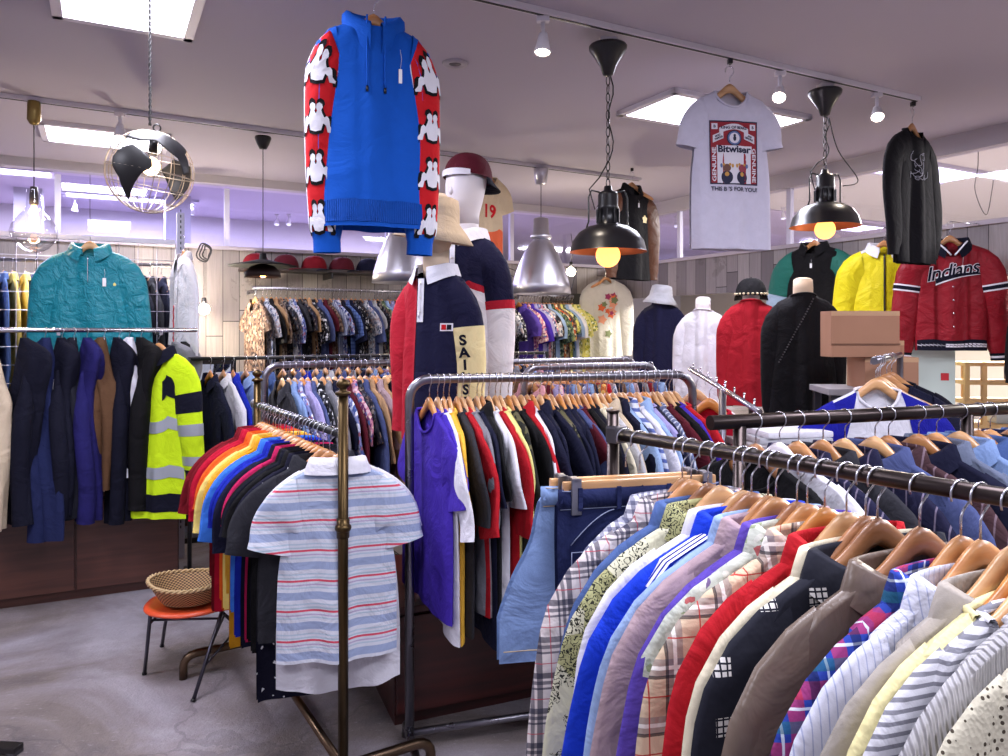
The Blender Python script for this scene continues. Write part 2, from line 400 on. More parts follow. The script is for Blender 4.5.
# ---------------------------------------------------------------- garments on hangers
class Cloth:
    """front and back sheet hung over a hanger; local x across, y front (-) to back (+), z up, origin at the hook's top"""
    def __init__(s, W=.235, WH=.25, L=.70, NW=.085, nd=.07, T0=.022, T1=.03, amp=.012, seed=1, lean=0.0, top=0.0, hemc=0.0, bell=0.0, pexp=5, floor_=True):
        s.__dict__.update(locals()); r = random.Random(seed)
        s.k = [(r.uniform(2, 4.2), r.uniform(0, 6.3), r.uniform(-1.5, 1.5), 1.0), (r.uniform(5, 8), r.uniform(0, 6.3), r.uniform(-2, 2), .6),
               (r.uniform(10, 14), r.uniform(0, 6.3), r.uniform(-1, 1), .28)]
        s.z0 = hz(NW)+.006+top
    def zt(s, x):
        a = abs(x)
        if a <= .205: return hz(x)+.006+s.top
        return hz(.205)+.006+s.top-(a-.205)*1.1
    def w(s, v):
        return s.W+(s.WH-s.W)*min(1, v*1.4)-.012*math.exp(-((v-.25)/.15)**2)+s.bell*v
    def fold(s, q, v):
        f = sum(a*sin(k*q+p+sk*v) for k, p, sk, a in s.k)
        return s.amp*f*min(1, v*1.25)**.9+s.lean*v
    def S(s, side, q, v):      # side -1 front, +1 back
        w = s.w(v); x = q*w
        xt = q*s.W; a = abs(xt)
        zt = s.zt(xt)
        if a < s.NW:
            e = 1-(xt/s.NW)**2
            zt = s.z0-(s.nd if side < 0 else -.012)*(e**.6 if e > 0 else 0)
        if abs(q) > .82: zt -= .035*((abs(q)-.82)/.18)**2
        zb = s.z0-s.L+s.hemc*(1-q*q)*(-1)
        z = zt+(zb-zt)*v
        pr = max(0, 1-abs(q)**s.pexp)**.5
        op = min(1, v/.06)**.5
        if a < s.NW: op = max(op, 1.3*sqrt(max(0, 1-(xt/s.NW)**2)))
        t = (s.T0+(s.T1-s.T0)*v)*pr*op
        if v > .0005 and a < .225: t = max(t, .0105)
        elif v <= .0005 and a >= s.NW: z += .004
        return Vector((x, side*t+s.fold(q, v), z))
    def body(s, nu=24, nv=16):
        b = MB(); cols = sorted(set([-1+2*i/nu for i in range(nu+1)]+[-s.NW/s.W, s.NW/s.W]))
        rows = [0, .002]+[.012+.988*(i/nv)**1.3 for i in range(nv+1)]
        n = len(cols)
        for side in (-1, 1):
            b.grid([s.S(side, q, v) for v in rows for q in cols], n, len(rows))
        return b
    def inv(s, x, z):
        v = .3
        for _ in range(12):
            q = max(-1, min(1, x/s.w(v))); zt = s.S(-1, q, 0).z; zb = s.z0-s.L
            v = max(0, min(1, (z-zt)/(zb-zt)))
        return max(-1, min(1, x/s.w(v))), v
    def surf(s, x, z, side=-1, off=.002):
        q, v = s.inv(x, z); p = s.S(side, q, v); return Vector((x, p.y+side*off, z))
    def decal(s, vs, fs, cx, cz, name, mat, parent, rot=0.0, side=-1, off=.0025, sub=True):
        c_, s_ = cos(rot), sin(rot); out = []
        for v in vs:
            x = v[0]*c_-v[1]*s_; y = v[0]*s_+v[1]*c_
            out.append(s.surf(cx+(x if side < 0 else -x), cz+y, side, off))
        b = MB(); b.add(out, fs, True); return b.build(name, mat, parent)
    def rect(s, x0, x1, z0, z1, name, mat, parent, side=-1, off=.002, n=8):
        pts = [(x0+(x1-x0)*i/n, z0+(z1-z0)*j/n) for j in range(n+1) for i in range(n+1)]
        b = MB(); b.grid([s.surf(x, z, side, off) for x, z in pts], n+1, n+1); return b.build(name, mat, parent)
    def sleeve(s, sx, length=.22, ang=35, w0=.20, w1=.15, nr=18, nu=14, th=None, bendy=0.0, seed=0, cuff=0.0, ang2=None, a0=62):
        r = random.Random(s.seed*7+seed+(1 if sx > 0 else 2)); th = th or s.T0*1.0
        xo = s.W-.055; top = Vector((xo, 0, s.zt(xo)+.003))
        a = radians(ang); a2 = radians(ang2 if ang2 is not None else ang*.55)
        pts = []
        # centre line: starts inside the shoulder and falls
        c = top+Vector((-.005, 0, -w0*.5)); per0 = Vector((0.15, 0, 1)).normalized(); a0 = radians(a0)
        cs = []; ds = []
        for i in range(nr+1):
            u = i/nr; an = a+(a2-a)*min(1, u*1.3); e_ = min(1, u*length/.11); an = a0*(1-e_)+an*e_; d = Vector((sin(an), 0, -cos(an))); ds.append(d); cs.append(c.copy()); c = c+d*(length/nr)
        ph = r.uniform(0, 6); yb = bendy+r.uniform(-.01, .01)
        for i in range(nr+1):
            u = i/nr; d = ds[i]; pe = Vector((-d.z, 0, d.x)).normalized()
            k = min(1, u*length/.10)**.8
            pe = (per0*(1-k)+pe*k).normalized(); h = (w0+(w1-w0)*min(1, u*1.15))/2
            
            tt = th*(1.15-.2*u)*(1 if not cuff or u < 1-cuff else .8)
            if cuff and u > 1-cuff: h *= .82
            yc = yb*u+.006*sin(ph+u*7)
            for k_ in range(nu):
                an = 2*pi*k_/nu; wob = 1+.10*sin(3*an+ph+u*5)
                pts.append((sx*(cs[i]+pe*(h*cos(an))).x, yc+tt*wob*sin(an)+s.fold(sx, 0)*0, (cs[i]+pe*(h*cos(an))).z))
        b = MB(); b.grid(pts, nu, nr+1, True); return b
    def collar(s, h=.024, leaf=.052, pt=.022, n=28, spread=.7, th=.0015, drop=None):
        """shirt collar: stand and turned-down leaf, open at the front"""
        b = MB(); pts = []; nw = s.NW; nt = max(.014, s.T0*1.25)+.004
        dr = s.nd*.75 if drop is None else drop
        for i in range(n+1):
            a = -pi+spread*.5+(2*pi-spread)*i/n     # 0 = back
            f = max(0, -cos(a)); x = nw*sin(a)*(1-.12*f); y = nt*cos(a)
            zb = s.z0+.010-dr*(f**1.5)
            dx, dy = sin(a), cos(a)
            lf = leaf+pt*(f**3)
            pts += [Vector((x, y, zb-.01)), Vector((x*1.0, y, zb+h*.6)), Vector((x*.97, y*.95, zb+h)), Vector((x+.012*dx, y+.007*dy, zb+h*.9)),
                    Vector((x+.022*dx, y+.014*dy, zb+h-lf*.55)), Vector((x+(.030+.02*f)*dx, y+(.018)*dy, zb+h-lf))]
        return b.grid(pts, 6, n+1)
    def rib(s, r=.006, n=28):
        b = MB(); pts = []
        for i in range(n+1):
            q = -1+2*i/n; x = q*s.NW; p = s.S(-1, x/s.W, 0.002); pts.append((x, p.y-.001, p.z+.001))
        for i in range(1, n):
            q = 1-2*i/n; x = q*s.NW; p = s.S(1, x/s.W, 0.002); pts.append((x, p.y+.001, p.z+.001))
        pts.append(pts[0]); return b.tube(pts, r, 6, cap=False)
    def placket(s, x0=-.014, x1=.014, z1=None, z0=None, n=20, side=-1):
        z0 = s.z0-s.nd-.002 if z0 is None else z0; z1 = s.z0-s.L+.01 if z1 is None else z1
        b = MB(); b.grid([s.surf(x, z0+(z1-z0)*j/n, side, .003) for j in range(n+1) for x in (x0, (x0+x1)/2, x1)], 3, n+1); return b

TAGM = plain('price_tag_paper', (240, 240, 240), .6)
THREAD = plain('tag_thread', (200, 200, 205), .6)
def price_tag(parent, p, L=.07, size=.016, th=.035):
    b = MB(); p = Vector(p); b.box(p+Vector((0, -.004, -L-th/2)), (size, .0012, th)); o = b.build('price_tag', TAGM, parent)
    c = MB(); c.tube([p, p+Vector((.004, -.006, -L*.5)), p+Vector((0, -.004, -L))], .0009, 4); c.build('tag_thread', THREAD, o); return o

def garment(name, label, cat, loc, rz, mat, style='tee', seed=1, far=False, group=None, collar_mat=None, trim=None, buttons=None, tilt=0.0, cl=None, sl=None, tagp=False, **kw):
    """styles: tee, polo, shirt (long sleeve), shortshirt, jacket, sweat, knit, tank"""
    D = dict(tee=dict(L=.68, nd=.07, NW=.095), polo=dict(L=.68, nd=.055, NW=.09), shirt=dict(L=.74, nd=.065, NW=.092, hemc=.04), shortshirt=dict(L=.70, nd=.065, NW=.092, hemc=.02),
             jacket=dict(L=.66, nd=.06, NW=.085, T0=.03, T1=.04, W=.24), sweat=dict(L=.66, nd=.05, NW=.085, T0=.028, T1=.036), knit=dict(L=.62, nd=.06, NW=.09, T0=.028, T1=.034),
             tank=dict(L=.66, nd=.11, NW=.10, W=.19))[style]
    D = dict(D); D.update(kw); c = Cloth(seed=seed, **D)
    t = thing(name, label, cat, loc, rz, group); t.rotation_euler = (0, tilt, rz)
    nu, nv = (10, 7) if far else (26, 18)
    bd = c.body(nu, nv).build('body', mat, t)
    S = dict(tee=dict(length=.19, ang=38, w0=.21, w1=.17), polo=dict(length=.19, ang=34, w0=.21, w1=.16), shortshirt=dict(length=.2, ang=32, w0=.22, w1=.18),
             shirt=dict(length=.56, ang=26, w0=.21, w1=.11, ang2=4, cuff=.1), jacket=dict(length=.58, ang=26, w0=.23, w1=.13, ang2=5, cuff=.08),
             sweat=dict(length=.56, ang=26, w0=.22, w1=.13, ang2=5, cuff=.1), knit=dict(length=.52, ang=26, w0=.21, w1=.12, ang2=5, cuff=.1), tank=None)[style]
    if sl: S = dict(S or {}); S.update(sl)
    if S:
        if far: S['nr'] = 5; S['nu'] = 6
        for sx in (-1, 1):
            c.sleeve(sx, **S).build('sleeve', trim or mat, t)
    cm = collar_mat or mat
    if style in ('polo', 'shirt', 'shortshirt', 'jacket'):
        c.collar(n=(10 if far else 28)).build('collar', cm, t)
        if not far and style != 'jacket':
            pk = c.placket(z1=(c.z0-.20 if style == 'polo' else None)).build('placket', cm if style == 'polo' else mat, t)
            bm_ = buttons or plain('pale_button', (225, 220, 210), .3)
            for j in range(3 if style == 'polo' else 6):
                z = c.z0-c.nd-.02-(.055 if style == 'polo' else .10)*j; p = c.surf(0, z, -1, .0045)
                b = MB(); b.lathe([(0, 0), (.005, 0), (.0055, .001), (.005, .002), (0, .002)], n=8); o = b.build('button', bm_, pk)
                o.location = p; o.rotation_euler = (pi/2, 0, 0)
    elif not far:
        c.rib().build('neckband', cm, t)
    if tagp: price_tag(t, c.surf(c.W*.45, c.z0-.08))
    t['_c'] = 0; del t['_c']
    return t, c
# ---------------------------------------------------------------- the room
def concrete():
    t = NT('concrete_floor'); tc = t.n('ShaderNodeTexCoord'); v = tc.outputs['Object']
    a = t.noise(.9, 6, v, .6, .8); b = t.noise(7, 6, v, .7, .5); c_ = t.noise(55, 4, v, .7)
    base = t.ramp(a.outputs[0], [(.34, lin((88, 80, 84))), (.46, lin((140, 128, 122))), (.54, lin((164, 154, 158))), (.64, lin((196, 190, 200)))], 'LINEAR')
    base = t.mix(t.math('MULTIPLY', b.outputs[0], .55), base, lin((100, 94, 102)))
    sc = t.n('ShaderNodeMapping'); t.l(v, sc.inputs[0]); sc.inputs['Rotation'].default_value = (0, 0, .5); sc.inputs['Scale'].default_value = (7, 22, 7)
    s2 = t.noise(3, 5, sc.outputs[0], .75)
    base = t.mix(t.math('MULTIPLY', t.math('GREATER_THAN', s2.outputs[0], .62), .28), base, lin((205, 200, 205)))
    vo = t.n('ShaderNodeTexVoronoi', feature='DISTANCE_TO_EDGE'); vo.inputs['Scale'].default_value = .55
    dn = t.noise(3, 4, v); dm = t.n('ShaderNodeVectorMath', operation='MULTIPLY_ADD'); t.l(dn.outputs['Color'], dm.inputs[0]); dm.inputs[1].default_value = (.5, .5, 0); t.l(v, dm.inputs[2]); t.l(dm.outputs[0], vo.inputs['Vector'])
    base = t.mix(t.math('MULTIPLY', t.math('LESS_THAN', vo.outputs['Distance'], .004), .28), base, lin((70, 66, 72)))
    spf = t.n('ShaderNodeSeparateXYZ'); t.l(v, spf.inputs[0]); jy = t.math('ADD', spf.outputs[1], t.math('MULTIPLY', spf.outputs[0], .03))
    base = t.mix(t.math('MULTIPLY', t.math('COMPARE', jy, -3.27, .010), .55), base, lin((72, 66, 74)))
    t.l(base, t.b.inputs['Base Color'])
    t.l(t.math('MULTIPLY_ADD', b.outputs[0], .4, .3), t.b.inputs['Roughness'])
    t.l(t.bump(c_.outputs[0], .5, .015), t.b.inputs['Normal']); return t.m
def planks(name, cols, w=.13, axis='x', dark=.25):
    t = NT(name); tc = t.n('ShaderNodeTexCoord'); sp = t.n('ShaderNodeSeparateXYZ'); t.l(tc.outputs['Object'], sp.inputs[0])
    X = sp.outputs[0]; q = t.math('MULTIPLY_ADD', X, 1/w, 100); fl = t.math('FLOOR', q); fr = t.math('FRACT', q)
    wn = t.n('ShaderNodeTexWhiteNoise', noise_dimensions='1D'); t.l(fl, wn.inputs['W'])
    jo = t.math('FRACT', t.math('ADD', t.math('MULTIPLY', sp.outputs[2], .9), t.math('MULTIPLY', wn.outputs[0], 7)))
    wn2 = t.n('ShaderNodeTexWhiteNoise', noise_dimensions='2D')
    cb = t.n('ShaderNodeCombineXYZ'); t.l(fl, cb.inputs[0]); t.l(t.math('FLOOR', t.math('ADD', t.math('MULTIPLY', sp.outputs[2], .9), t.math('MULTIPLY', wn.outputs[0], 7))), cb.inputs[1]); t.l(cb.outputs[0], wn2.inputs['Vector'])
    base = t.ramp(wn2.outputs[0], [(i/len(cols), lin(c)) for i, c in enumerate(cols)])
    mp = t.n('ShaderNodeMapping'); t.l(tc.outputs['Object'], mp.inputs[0]); mp.inputs['Scale'].default_value = (26, 26, 1.6)
    nz = t.noise(2.2, 6, mp.outputs[0], .7, .6); n2 = t.noise(3.5, 5, tc.outputs['Object'], .7)
    base = t.mix(t.math('MULTIPLY', nz.outputs[0], .8), base, lin((92, 86, 88)), 'MULTIPLY' if False else 'MIX')
    base = t.mix(t.math('MULTIPLY', t.math('GREATER_THAN', n2.outputs[0], .62), .3), base, lin((70, 60, 56)))
    gap = t.math('MAXIMUM', t.math('LESS_THAN', fr, .035), t.math('LESS_THAN', jo, .006))
    base = t.mix(gap, base, lin((38, 34, 36)))
    t.l(base, t.b.inputs['Base Color']); t.b.inputs['Roughness'].default_value = .75
    t.l(t.bump(nz.outputs[0], .3, .01), t.b.inputs['Normal']); return t.m

struct('floor', MB().box((0, 6, -.05), (30, 34, .1)), concrete())
tA = lambda p: (p[0], p[1])
cor = Wp(1.35, 8.86); VN = Vector((-UY, UX, 0)); U3 = Vector((UX, UY, 0))
def room_pt(a, b, z=0.0):    # a along the room axis from the far corner (negative is left), b towards the viewer side is negative
    return Vector((cor.x+a*UX-b*UY, cor.y+a*UY+b*UX, z))
white = plain('ceiling_paint', (182, 175, 188), .8, bump=.02, bscale=60)
wallw = plain('mall_wall_paint', (216, 212, 222), .8)
PH = EH+.73*K                 # top of the plank partitions
# ceiling of the shop: one slab with the light openings left as recessed boxes below
def slab(name, a0, a1, b0, b1, z0, z1, m):
    c = room_pt((a0+a1)/2, (b0+b1)/2, (z0+z1)/2)
    o = MB().box((0, 0, 0), (a1-a0, b1-b0, z1-z0)).build(name, m, loc=c, rz=ROOM_A); o['kind'] = 'structure'; return o
slab('ceiling', -14, .03, -13, .03, CH, CH+.1, white)
mallc = plain('mall_ceiling_paint', (226, 222, 214), .8)
slab('ceiling_beyond', -16, 13, .15, 12, CH+.25, CH+.35, plain('mall_ceiling_lilac', (206, 196, 222), .8))
slab('ceiling_beyond_right', .15, 13, -13, .1, CH+.25, CH+.35, mallc)
slab('wall_beyond_back', -16, -.6, 4.2, 4.3, 0, CH+.3, wallw)
slab('wall_beyond_far', -.6, 13, 9, 9.1, 0, CH+.3, wallw)
slab('wall_beyond_right', 9, 9.1, -13, 9, 0, CH+.3, plain('mall_wall_cream', (222, 214, 200), .8))
slab('wall_left', -9.2, -9.1, -13, 9, 0, CH+.3, wallw)
pl = planks('whitewashed_planks', [(176, 166, 160), (150, 142, 142), (196, 186, 176), (132, 124, 126), (166, 156, 154)])
slab('wall_back', -9.1, -.01, 0, .06, 0, PH, pl)
# the right partition turns the corner: plank fascia over an open display zone
def slabr(name, b0, b1, z0, z1, m, a=0.0, th=.06):
    c = room_pt(a, (b0+b1)/2, (z0+z1)/2)
    o = MB().box((0, 0, 0), (b1-b0, th, z1-z0)).build(name, m, loc=c, rz=ROOM_A-pi/2); o['kind'] = 'structure'; return o
plg = planks('grey_planks', [(150, 142, 146), (128, 120, 126), (168, 160, 162), (112, 104, 110), (140, 134, 140)])
slabr('wall_right', -8.5, .03, PH-.33, PH, plg)
dk = planks('dark_green_planks', [(62, 66, 52), (78, 72, 56), (96, 72, 48), (50, 54, 48), (84, 80, 68)], .11)
slab('trim_1', -.95, -.01, -.03, .0, 0, EH+.42*K, dk)
beamm = plain('header_beam_paint', (196, 190, 196), .7)
slab('trim_2', -9.1, .0, -.02, .08, CH-.07, CH, beamm)
slabr('trim_3', -9, .03, CH-.12, CH, beamm, th=.1)
slab('trim_4', -9.1, .0, -.03, .09, PH, PH+.03, plain('partition_cap', (170, 160, 170), .6))
slabr('trim_5', -8.5, .03, PH, PH+.03, plain('partition_cap', (170, 160, 170), .6), th=.1)
mull = plain('mullion_paint', (206, 202, 222), .5)
for i, a in enumerate((-5.2, -4.0, -2.6, -1.3)):
    slab('trim_%d' % (6+i), a-.02, a+.02, 0, .04, PH+.03, CH-.1, mull)
for i, b in enumerate((-1.0, -2.3, -3.35, -4.55)):
    slabr('trim_%d' % (10+i), b-.02, b+.02, PH+.03, CH-.12, mull, th=.04)
g = glass('transom_glass', (244, 244, 252))
for nm, x0, x1 in (('window_1', -5.18, -4.02), ('window_2', -3.98, -2.62), ('window_3', -2.58, -1.32), ('window_4', -1.28, -.02)):
    slab(nm, x0, x1, .015, .02, PH+.03, CH-.1, g)
for nm, x0, x1 in (('window_5', -.98, -.05), ('window_6', -2.28, -1.02), ('window_7', -3.33, -2.32), ('window_8', -4.53, -3.37)):
    slabr(nm, x0, x1, PH+.03, CH-.12, g, th=.005)
# pillars out in the mall, lit from its own ceiling
for i, (a, b) in enumerate(((-5.6, 2.9), (-4.15, 2.6), (-.4, 3.2))):
    slab('pillar_%d' % (i+1), a-.13, a+.13, b, b+.26, 0, CH+.25, plain('pillar_paint', (190, 190, 206), .7))
def mall_lamp(a, b, la, lb, name, label, p=30, col=(.80, .76, 1)):
    t = thing(name, label, 'ceiling light', room_pt(a, b, CH+.24), ROOM_A)
    MB().box((0, 0, 0), (la, lb, .02)).build('diffuser', plain('mall_diffuser', (255, 255, 255), .5, emit=(238, 232, 255), es=5), t)
    m = MB(); m.box((0, lb/2+.02, 0), (la+.08, .04, .04)); m.box((0, -lb/2-.02, 0), (la+.08, .04, .04)); m.build('frame', mull, t)
    area('mall_lamp_light', room_pt(a, b, CH+.2), la, lb, p*3.6, col, ROOM_A)
mall_lamp(-6.0, 1.9, 1.3, .3, 'ceiling_light', 'lilac light panel seen through the transom above the left grid', 42, (.72, .66, 1))
mall_lamp(-3.2, 1.2, 1.3, .25, 'ceiling_light', 'light panel beyond the transom behind the globe lamp', 32, (.72, .66, 1))
mall_lamp(-4.6, 3.0, 1.3, .3, 'ceiling_light', 'slim light panel added to brighten the transom between globe and disc pendants', 42, (.76, .70, 1))  # added lamp, lifts the dim mall wall seen through the left transom
mall_lamp(-1.6, 2.6, 1.3, .3, 'ceiling_light', 'slim light panel added to brighten the transom behind the aluminium pendants', 42, (.84, .78, 1))  # another added lamp, brightens the wall beyond near the corner
mall_lamp(2.0, -2.2, 1.2, .45, 'ceiling_light', 'light panel beyond the right transom, nearest the far corner', 120, (1, .95, .82))
mall_lamp(2.4, -4.9, 1.4, .5, 'ceiling_light', 'light panel behind the hanging black sweatshirt', 150, (1, .95, .84))
mall_lamp(4.5, .6, 1.4, .5, 'ceiling_light', 'bright light panel low beyond the transom, rightmost', 110, (1, .95, .84))
# shop ceiling panels
difm = plain('panel_diffuser', (255, 255, 255), .5, emit=(240, 236, 255), es=6)
frm = plain('panel_frame_white', (225, 220, 228), .5)
PL = ['large ceiling light panel above the wire globe lamp', 'ceiling light panel beside the white printed T-shirt', 'ceiling light panel behind the wire globe lamp', None, None, None, None, None]
for (p, a, b), lb in zip(PANELS[:3], PL):
    c = uv(p, a/2, b/2); c.z = CH
    t = thing('ceiling_light', lb, 'ceiling light', c, ROOM_A)
    a, b = abs(a), abs(b)
    MB().box((0, 0, -.006), (a, b, .008)).build('diffuser', difm, t)
    m = MB()
    for s_ in (-1, 1): m.box((s_*(a/2+.02), 0, -.012), (.04, b+.08, .03), .004); m.box((0, s_*(b/2+.02), -.012), (a+.08, .04, .03), .004)
    m.build('frame', frm, t)
# ceiling vent / smoke detector ring
t = thing('ceiling_downlight', 'small round grey fitting flush in the ceiling right of the hoodie', 'ceiling fitting', ceil_at(455, 63))
MB().lathe([(.0, -.004), (.03, -.004), (.034, -.010), (.055, -.012), (.062, -.004), (.062, 0)], n=24).build('trim_ring', plain('fitting_grey', (176, 170, 176), .5), t)
MB().lathe([(0, -.006), (.028, -.006), (.026, -.002)], n=20).build('lens', plain('fitting_dark', (96, 92, 98), .4), t)

# ---------------------------------------------------------------- ceiling tracks with their spots
trackm = plain('track_white', (222, 218, 226), .45); blackp = plain('black_plastic', (18, 17, 20), .4)
def track(p0, p1, label, blackfrom=None):
    c = (p0+p1)/2; d = p1-p0; L = d.length; t = thing('lighting_track', label, 'lighting track', (c.x, c.y, CH), math.atan2(d.y, d.x))
    m = MB(); m.box((0, 0, -.012), (L, .034, .024), .002); m.build('rail', trackm, t)
    m = MB(); m.box((0, 0, -.0255), (L-.02, .010, .004)); m.build('slot', blackp, t); return t
tp0 = ceil_at(505, 0); tp1 = ceil_at(918, 97); dN = (tp1-tp0).normalized()
track(tp0-dN*1.4, tp1, 'near ceiling track carrying the two black pendants and the white T-shirt')
tq0 = ceil_at(0, 93); tq1 = ceil_at(640, 178); dF = (tq1-tq0).normalized()
track(tq0-dF*.5, tq1, 'far ceiling track running behind the hoodie to the right')
bulbm = plain('spot_lens_lit', (255, 240, 220), .3, emit=(255, 232, 205), es=28)
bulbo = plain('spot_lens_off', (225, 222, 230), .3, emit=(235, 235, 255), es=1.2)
def trackspot(px, py, label, aim, on=True, drop=.10, h=CH, pw=10, col=(1, .86, .72)):
    p = ceil_at(px, py, h); p.z = h-.024
    t = thing('track_spotlight', label, 'spotlight', p)
    m = MB(); m.box((0, 0, -.012), (.05, .03, .024), .004); m.build('adapter', trackm, t)
    m = MB(); m.tube([(0, 0, -.02), (0, 0, -drop)], .009, 10); m.build('stem', trackm, t)
    d = (Vector(aim)-p).normalized(); c = Vector((0, 0, -drop)); q = d.to_track_quat('Z', 'Y').to_matrix()
    hd = MB(); hd.lathe([(0, -.035), (.016, -.033), (.02, -.02), (.026, .01), (.034, .045), (.034, .05), (.030, .05), (.028, .03), (0, .03)], n=20); hd.v = [tuple(q@Vector(v)+c) for v in hd.v]
    o = hd.build('lamp_head', trackm, t)
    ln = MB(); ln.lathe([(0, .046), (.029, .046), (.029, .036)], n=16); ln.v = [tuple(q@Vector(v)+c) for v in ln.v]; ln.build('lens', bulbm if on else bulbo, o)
    if on: spot('spot_light', p+c+d*.06, aim, pw, col, 95)
    return t
trackspot(543, 10, 'white track spotlight switched on, left of the chain pendant', at(520, 480, 2.9), pw=16)
trackspot(780, 66, 'white track spotlight between the white T-shirt and the second pendant', at(700, 520, 2.4), pw=16)
trackspot(877, 88, 'white track spotlight beside the hanging black sweatshirt', at(930, 560, 2.6), pw=12)
trackspot(120, 108, 'lit track spotlight left of the wire globe lamp', at(110, 420, 4.3), pw=16)
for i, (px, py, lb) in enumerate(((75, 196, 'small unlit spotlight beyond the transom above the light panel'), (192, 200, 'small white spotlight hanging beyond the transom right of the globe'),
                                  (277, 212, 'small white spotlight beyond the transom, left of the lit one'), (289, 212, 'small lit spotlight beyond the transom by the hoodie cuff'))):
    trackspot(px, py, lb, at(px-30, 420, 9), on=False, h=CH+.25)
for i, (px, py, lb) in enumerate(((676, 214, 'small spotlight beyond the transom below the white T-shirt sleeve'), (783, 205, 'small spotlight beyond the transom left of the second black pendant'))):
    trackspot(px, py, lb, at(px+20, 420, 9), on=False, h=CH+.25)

# ---------------------------------------------------------------- pendants
brass = metal('aged_brass', (150, 128, 78), .35); steel = metal('rack_steel', (150, 148, 156), .28); alu = metal('brushed_aluminium', (196, 194, 202), .35, .1)
blk = plain('black_enamel', (16, 15, 18), .32); copper = metal('copper_lining', (226, 132, 82), .35)
cordm = plain('black_cord', (30, 26, 28), .6)
warmb = plain('warm_bulb', (255, 190, 110), .2, emit=(255, 176, 96), es=9); hotb = plain('bulb_core', (255, 230, 190), .2, emit=(255, 222, 170), es=40)
clearg = glass('clear_glass', (250, 250, 252))
def cord(t, z0, z1, r=.003, name='cord', wob=0):
    MB().tube([(wob*sin(i*1.3), 0, z0+(z1-z0)*i/8) for i in range(9)], r, 8).build(name, cordm, t)
# glass ball pendant on the left
p = ceil_at(34, 97); t = thing('pendant_lamp', 'clear glass ball pendant with a brass ceiling cup at far left', 'pendant lamp', (p.x, p.y, CH-.024))
MB().lathe([(0, 0), (.03, 0), (.032, -.01), (.034, -.10), (.02, -.125), (.006, -.13), (0, -.13)], n=24).build('ceiling_cup', brass, t)
zc = -(CH-.024)+(EH+98/740*p.y)
cord(t, -.13, zc+.24)
MB().lathe([(0, .25), (.018, .245), (.022, .20), (.022, .15), (0, .148)], (0, 0, zc), 20).build('socket', plain('dark_socket', (48, 40, 42), .4), t)
MB().lathe([(.034, .23), (.036, .16), (.042, .12), (.075, .085), (.105, .04), (.115, 0), (.105, -.045), (.07, -.09), (.03, -.11), (0, -.114)], (0, 0, zc), 32).build('glass_globe', clearg, t)
o = MB().lathe([(.0, .15), (.012, .145), (.022, .08), (.024, .04), (.014, .01), (0, .004)], (0, 0, zc), 16).build('bulb', warmb, t)
MB().tube([(.004*cos(i), .004*sin(i), zc+.03+.09*i/10) for i in range(11)], .004, 6).build('filament', hotb, o)
bulb_light('pendant_glow', (p.x, p.y, CH-.024+zc+.07), 7, (1, .72, .42), .04)
# wire globe
gp = at(150, 172, 2.9); t = thing('globe_lamp', 'spherical wire globe pendant with black continents and a lit bulb', 'pendant lamp', gp, .4)
t.rotation_euler = (.12, .15, .4)
R_ = .145; m = MB()
for k in range(9):
    a = pi*k/9; m.tube([(R_*cos(a)*cos(b), R_*sin(a)*cos(b), R_*sin(b)) for b in [2*pi*i/40 for i in range(41)]], .0016, 5, cap=False)
for k in range(1, 8):
    la = -pi/2+pi*k/8; m.tube([(R_*cos(la)*cos(b), R_*cos(la)*sin(b), R_*sin(la)) for b in [2*pi*i/40 for i in range(41)]], .0016 if k != 4 else .0024, 5, cap=False)
m.build('wire_cage', metal('dark_wire', (200, 186, 166), .35), t)
def continent(poly, name):
    # polygon in lon/lat degrees -> triangulated patch on the sphere
    bm = bmesh.new(); vs = [bm.verts.new((x, y, 0)) for x, y in poly]; f = bm.faces.new(vs)
    bmesh.ops.triangulate(bm, faces=[f]); 
    for _ in range(3): bmesh.ops.subdivide_edges(bm, edges=bm.edges[:], cuts=1, use_grid_fill=True)
    b = MB(); out = []
    bm.verts.index_update()
    for v in bm.verts:
        lo, la = radians(v.co.x), radians(v.co.y); out.append(Vector((cos(la)*cos(lo), cos(la)*sin(lo), sin(la)))*(R_+.001))
    b.add(out, [[v.index for v in f.verts] for f in bm.faces]); bm.free()
    b.build(name, plain('continent_black', (14, 13, 15), .45), t, solid=.002)
continent([(-128, 24), (-116, 30), (-98, 22), (-86, 14), (-84, 4), (-96, -8), (-104, -24), (-112, -42), (-120, -52), (-122, -38), (-126, -18), (-138, -4), (-140, 8), (-134, 18)], 'continent_plate')
continent([(-140, 40), (-110, 38), (-84, 44), (-62, 30), (-50, 24), (-40, 2), (-28, 8), (-30, 34), (-10, 44), (-30, 62), (-70, 76), (-110, 70), (-150, 60)], 'continent_plate')
continent([(20, 20), (60, 30), (80, 10), (60, -20), (40, -34), (25, -5)], 'continent_plate')
m = MB(); m.tube([(0, 0, R_), (0, 0, R_-.02)], .012, 12); m.tube([(0, 0, R_-.02), (0, 0, .06)], .017, 12); m.build('socket', blk, t)
MB().ball((0, 0, .02), .030, 16, 10, (1, 1, 1.1)).build('bulb', plain('globe_bulb', (255, 230, 190), .2, emit=(255, 214, 160), es=14), t)
m = MB(); m.tube([(.012*cos(2*pi*i/12), 0, R_+.012+.012*sin(2*pi*i/12)) for i in range(13)], .003, 6, cap=False); m.build('hanging_ring', blk, t)
gc = thing('lamp_cord', 'braided dark cord holding the wire globe from the ceiling', 'cord', (gp.x, gp.y, gp.z+R_+.02))
m = MB(); Lc = CH-(gp.z+R_+.02)
for ph in (0, pi): m.tube([(.0028*cos(i*.9+ph), .0028*sin(i*.9+ph), Lc*i/90) for i in range(91)], .0028, 5)
m.build('braid', cordm, gc)
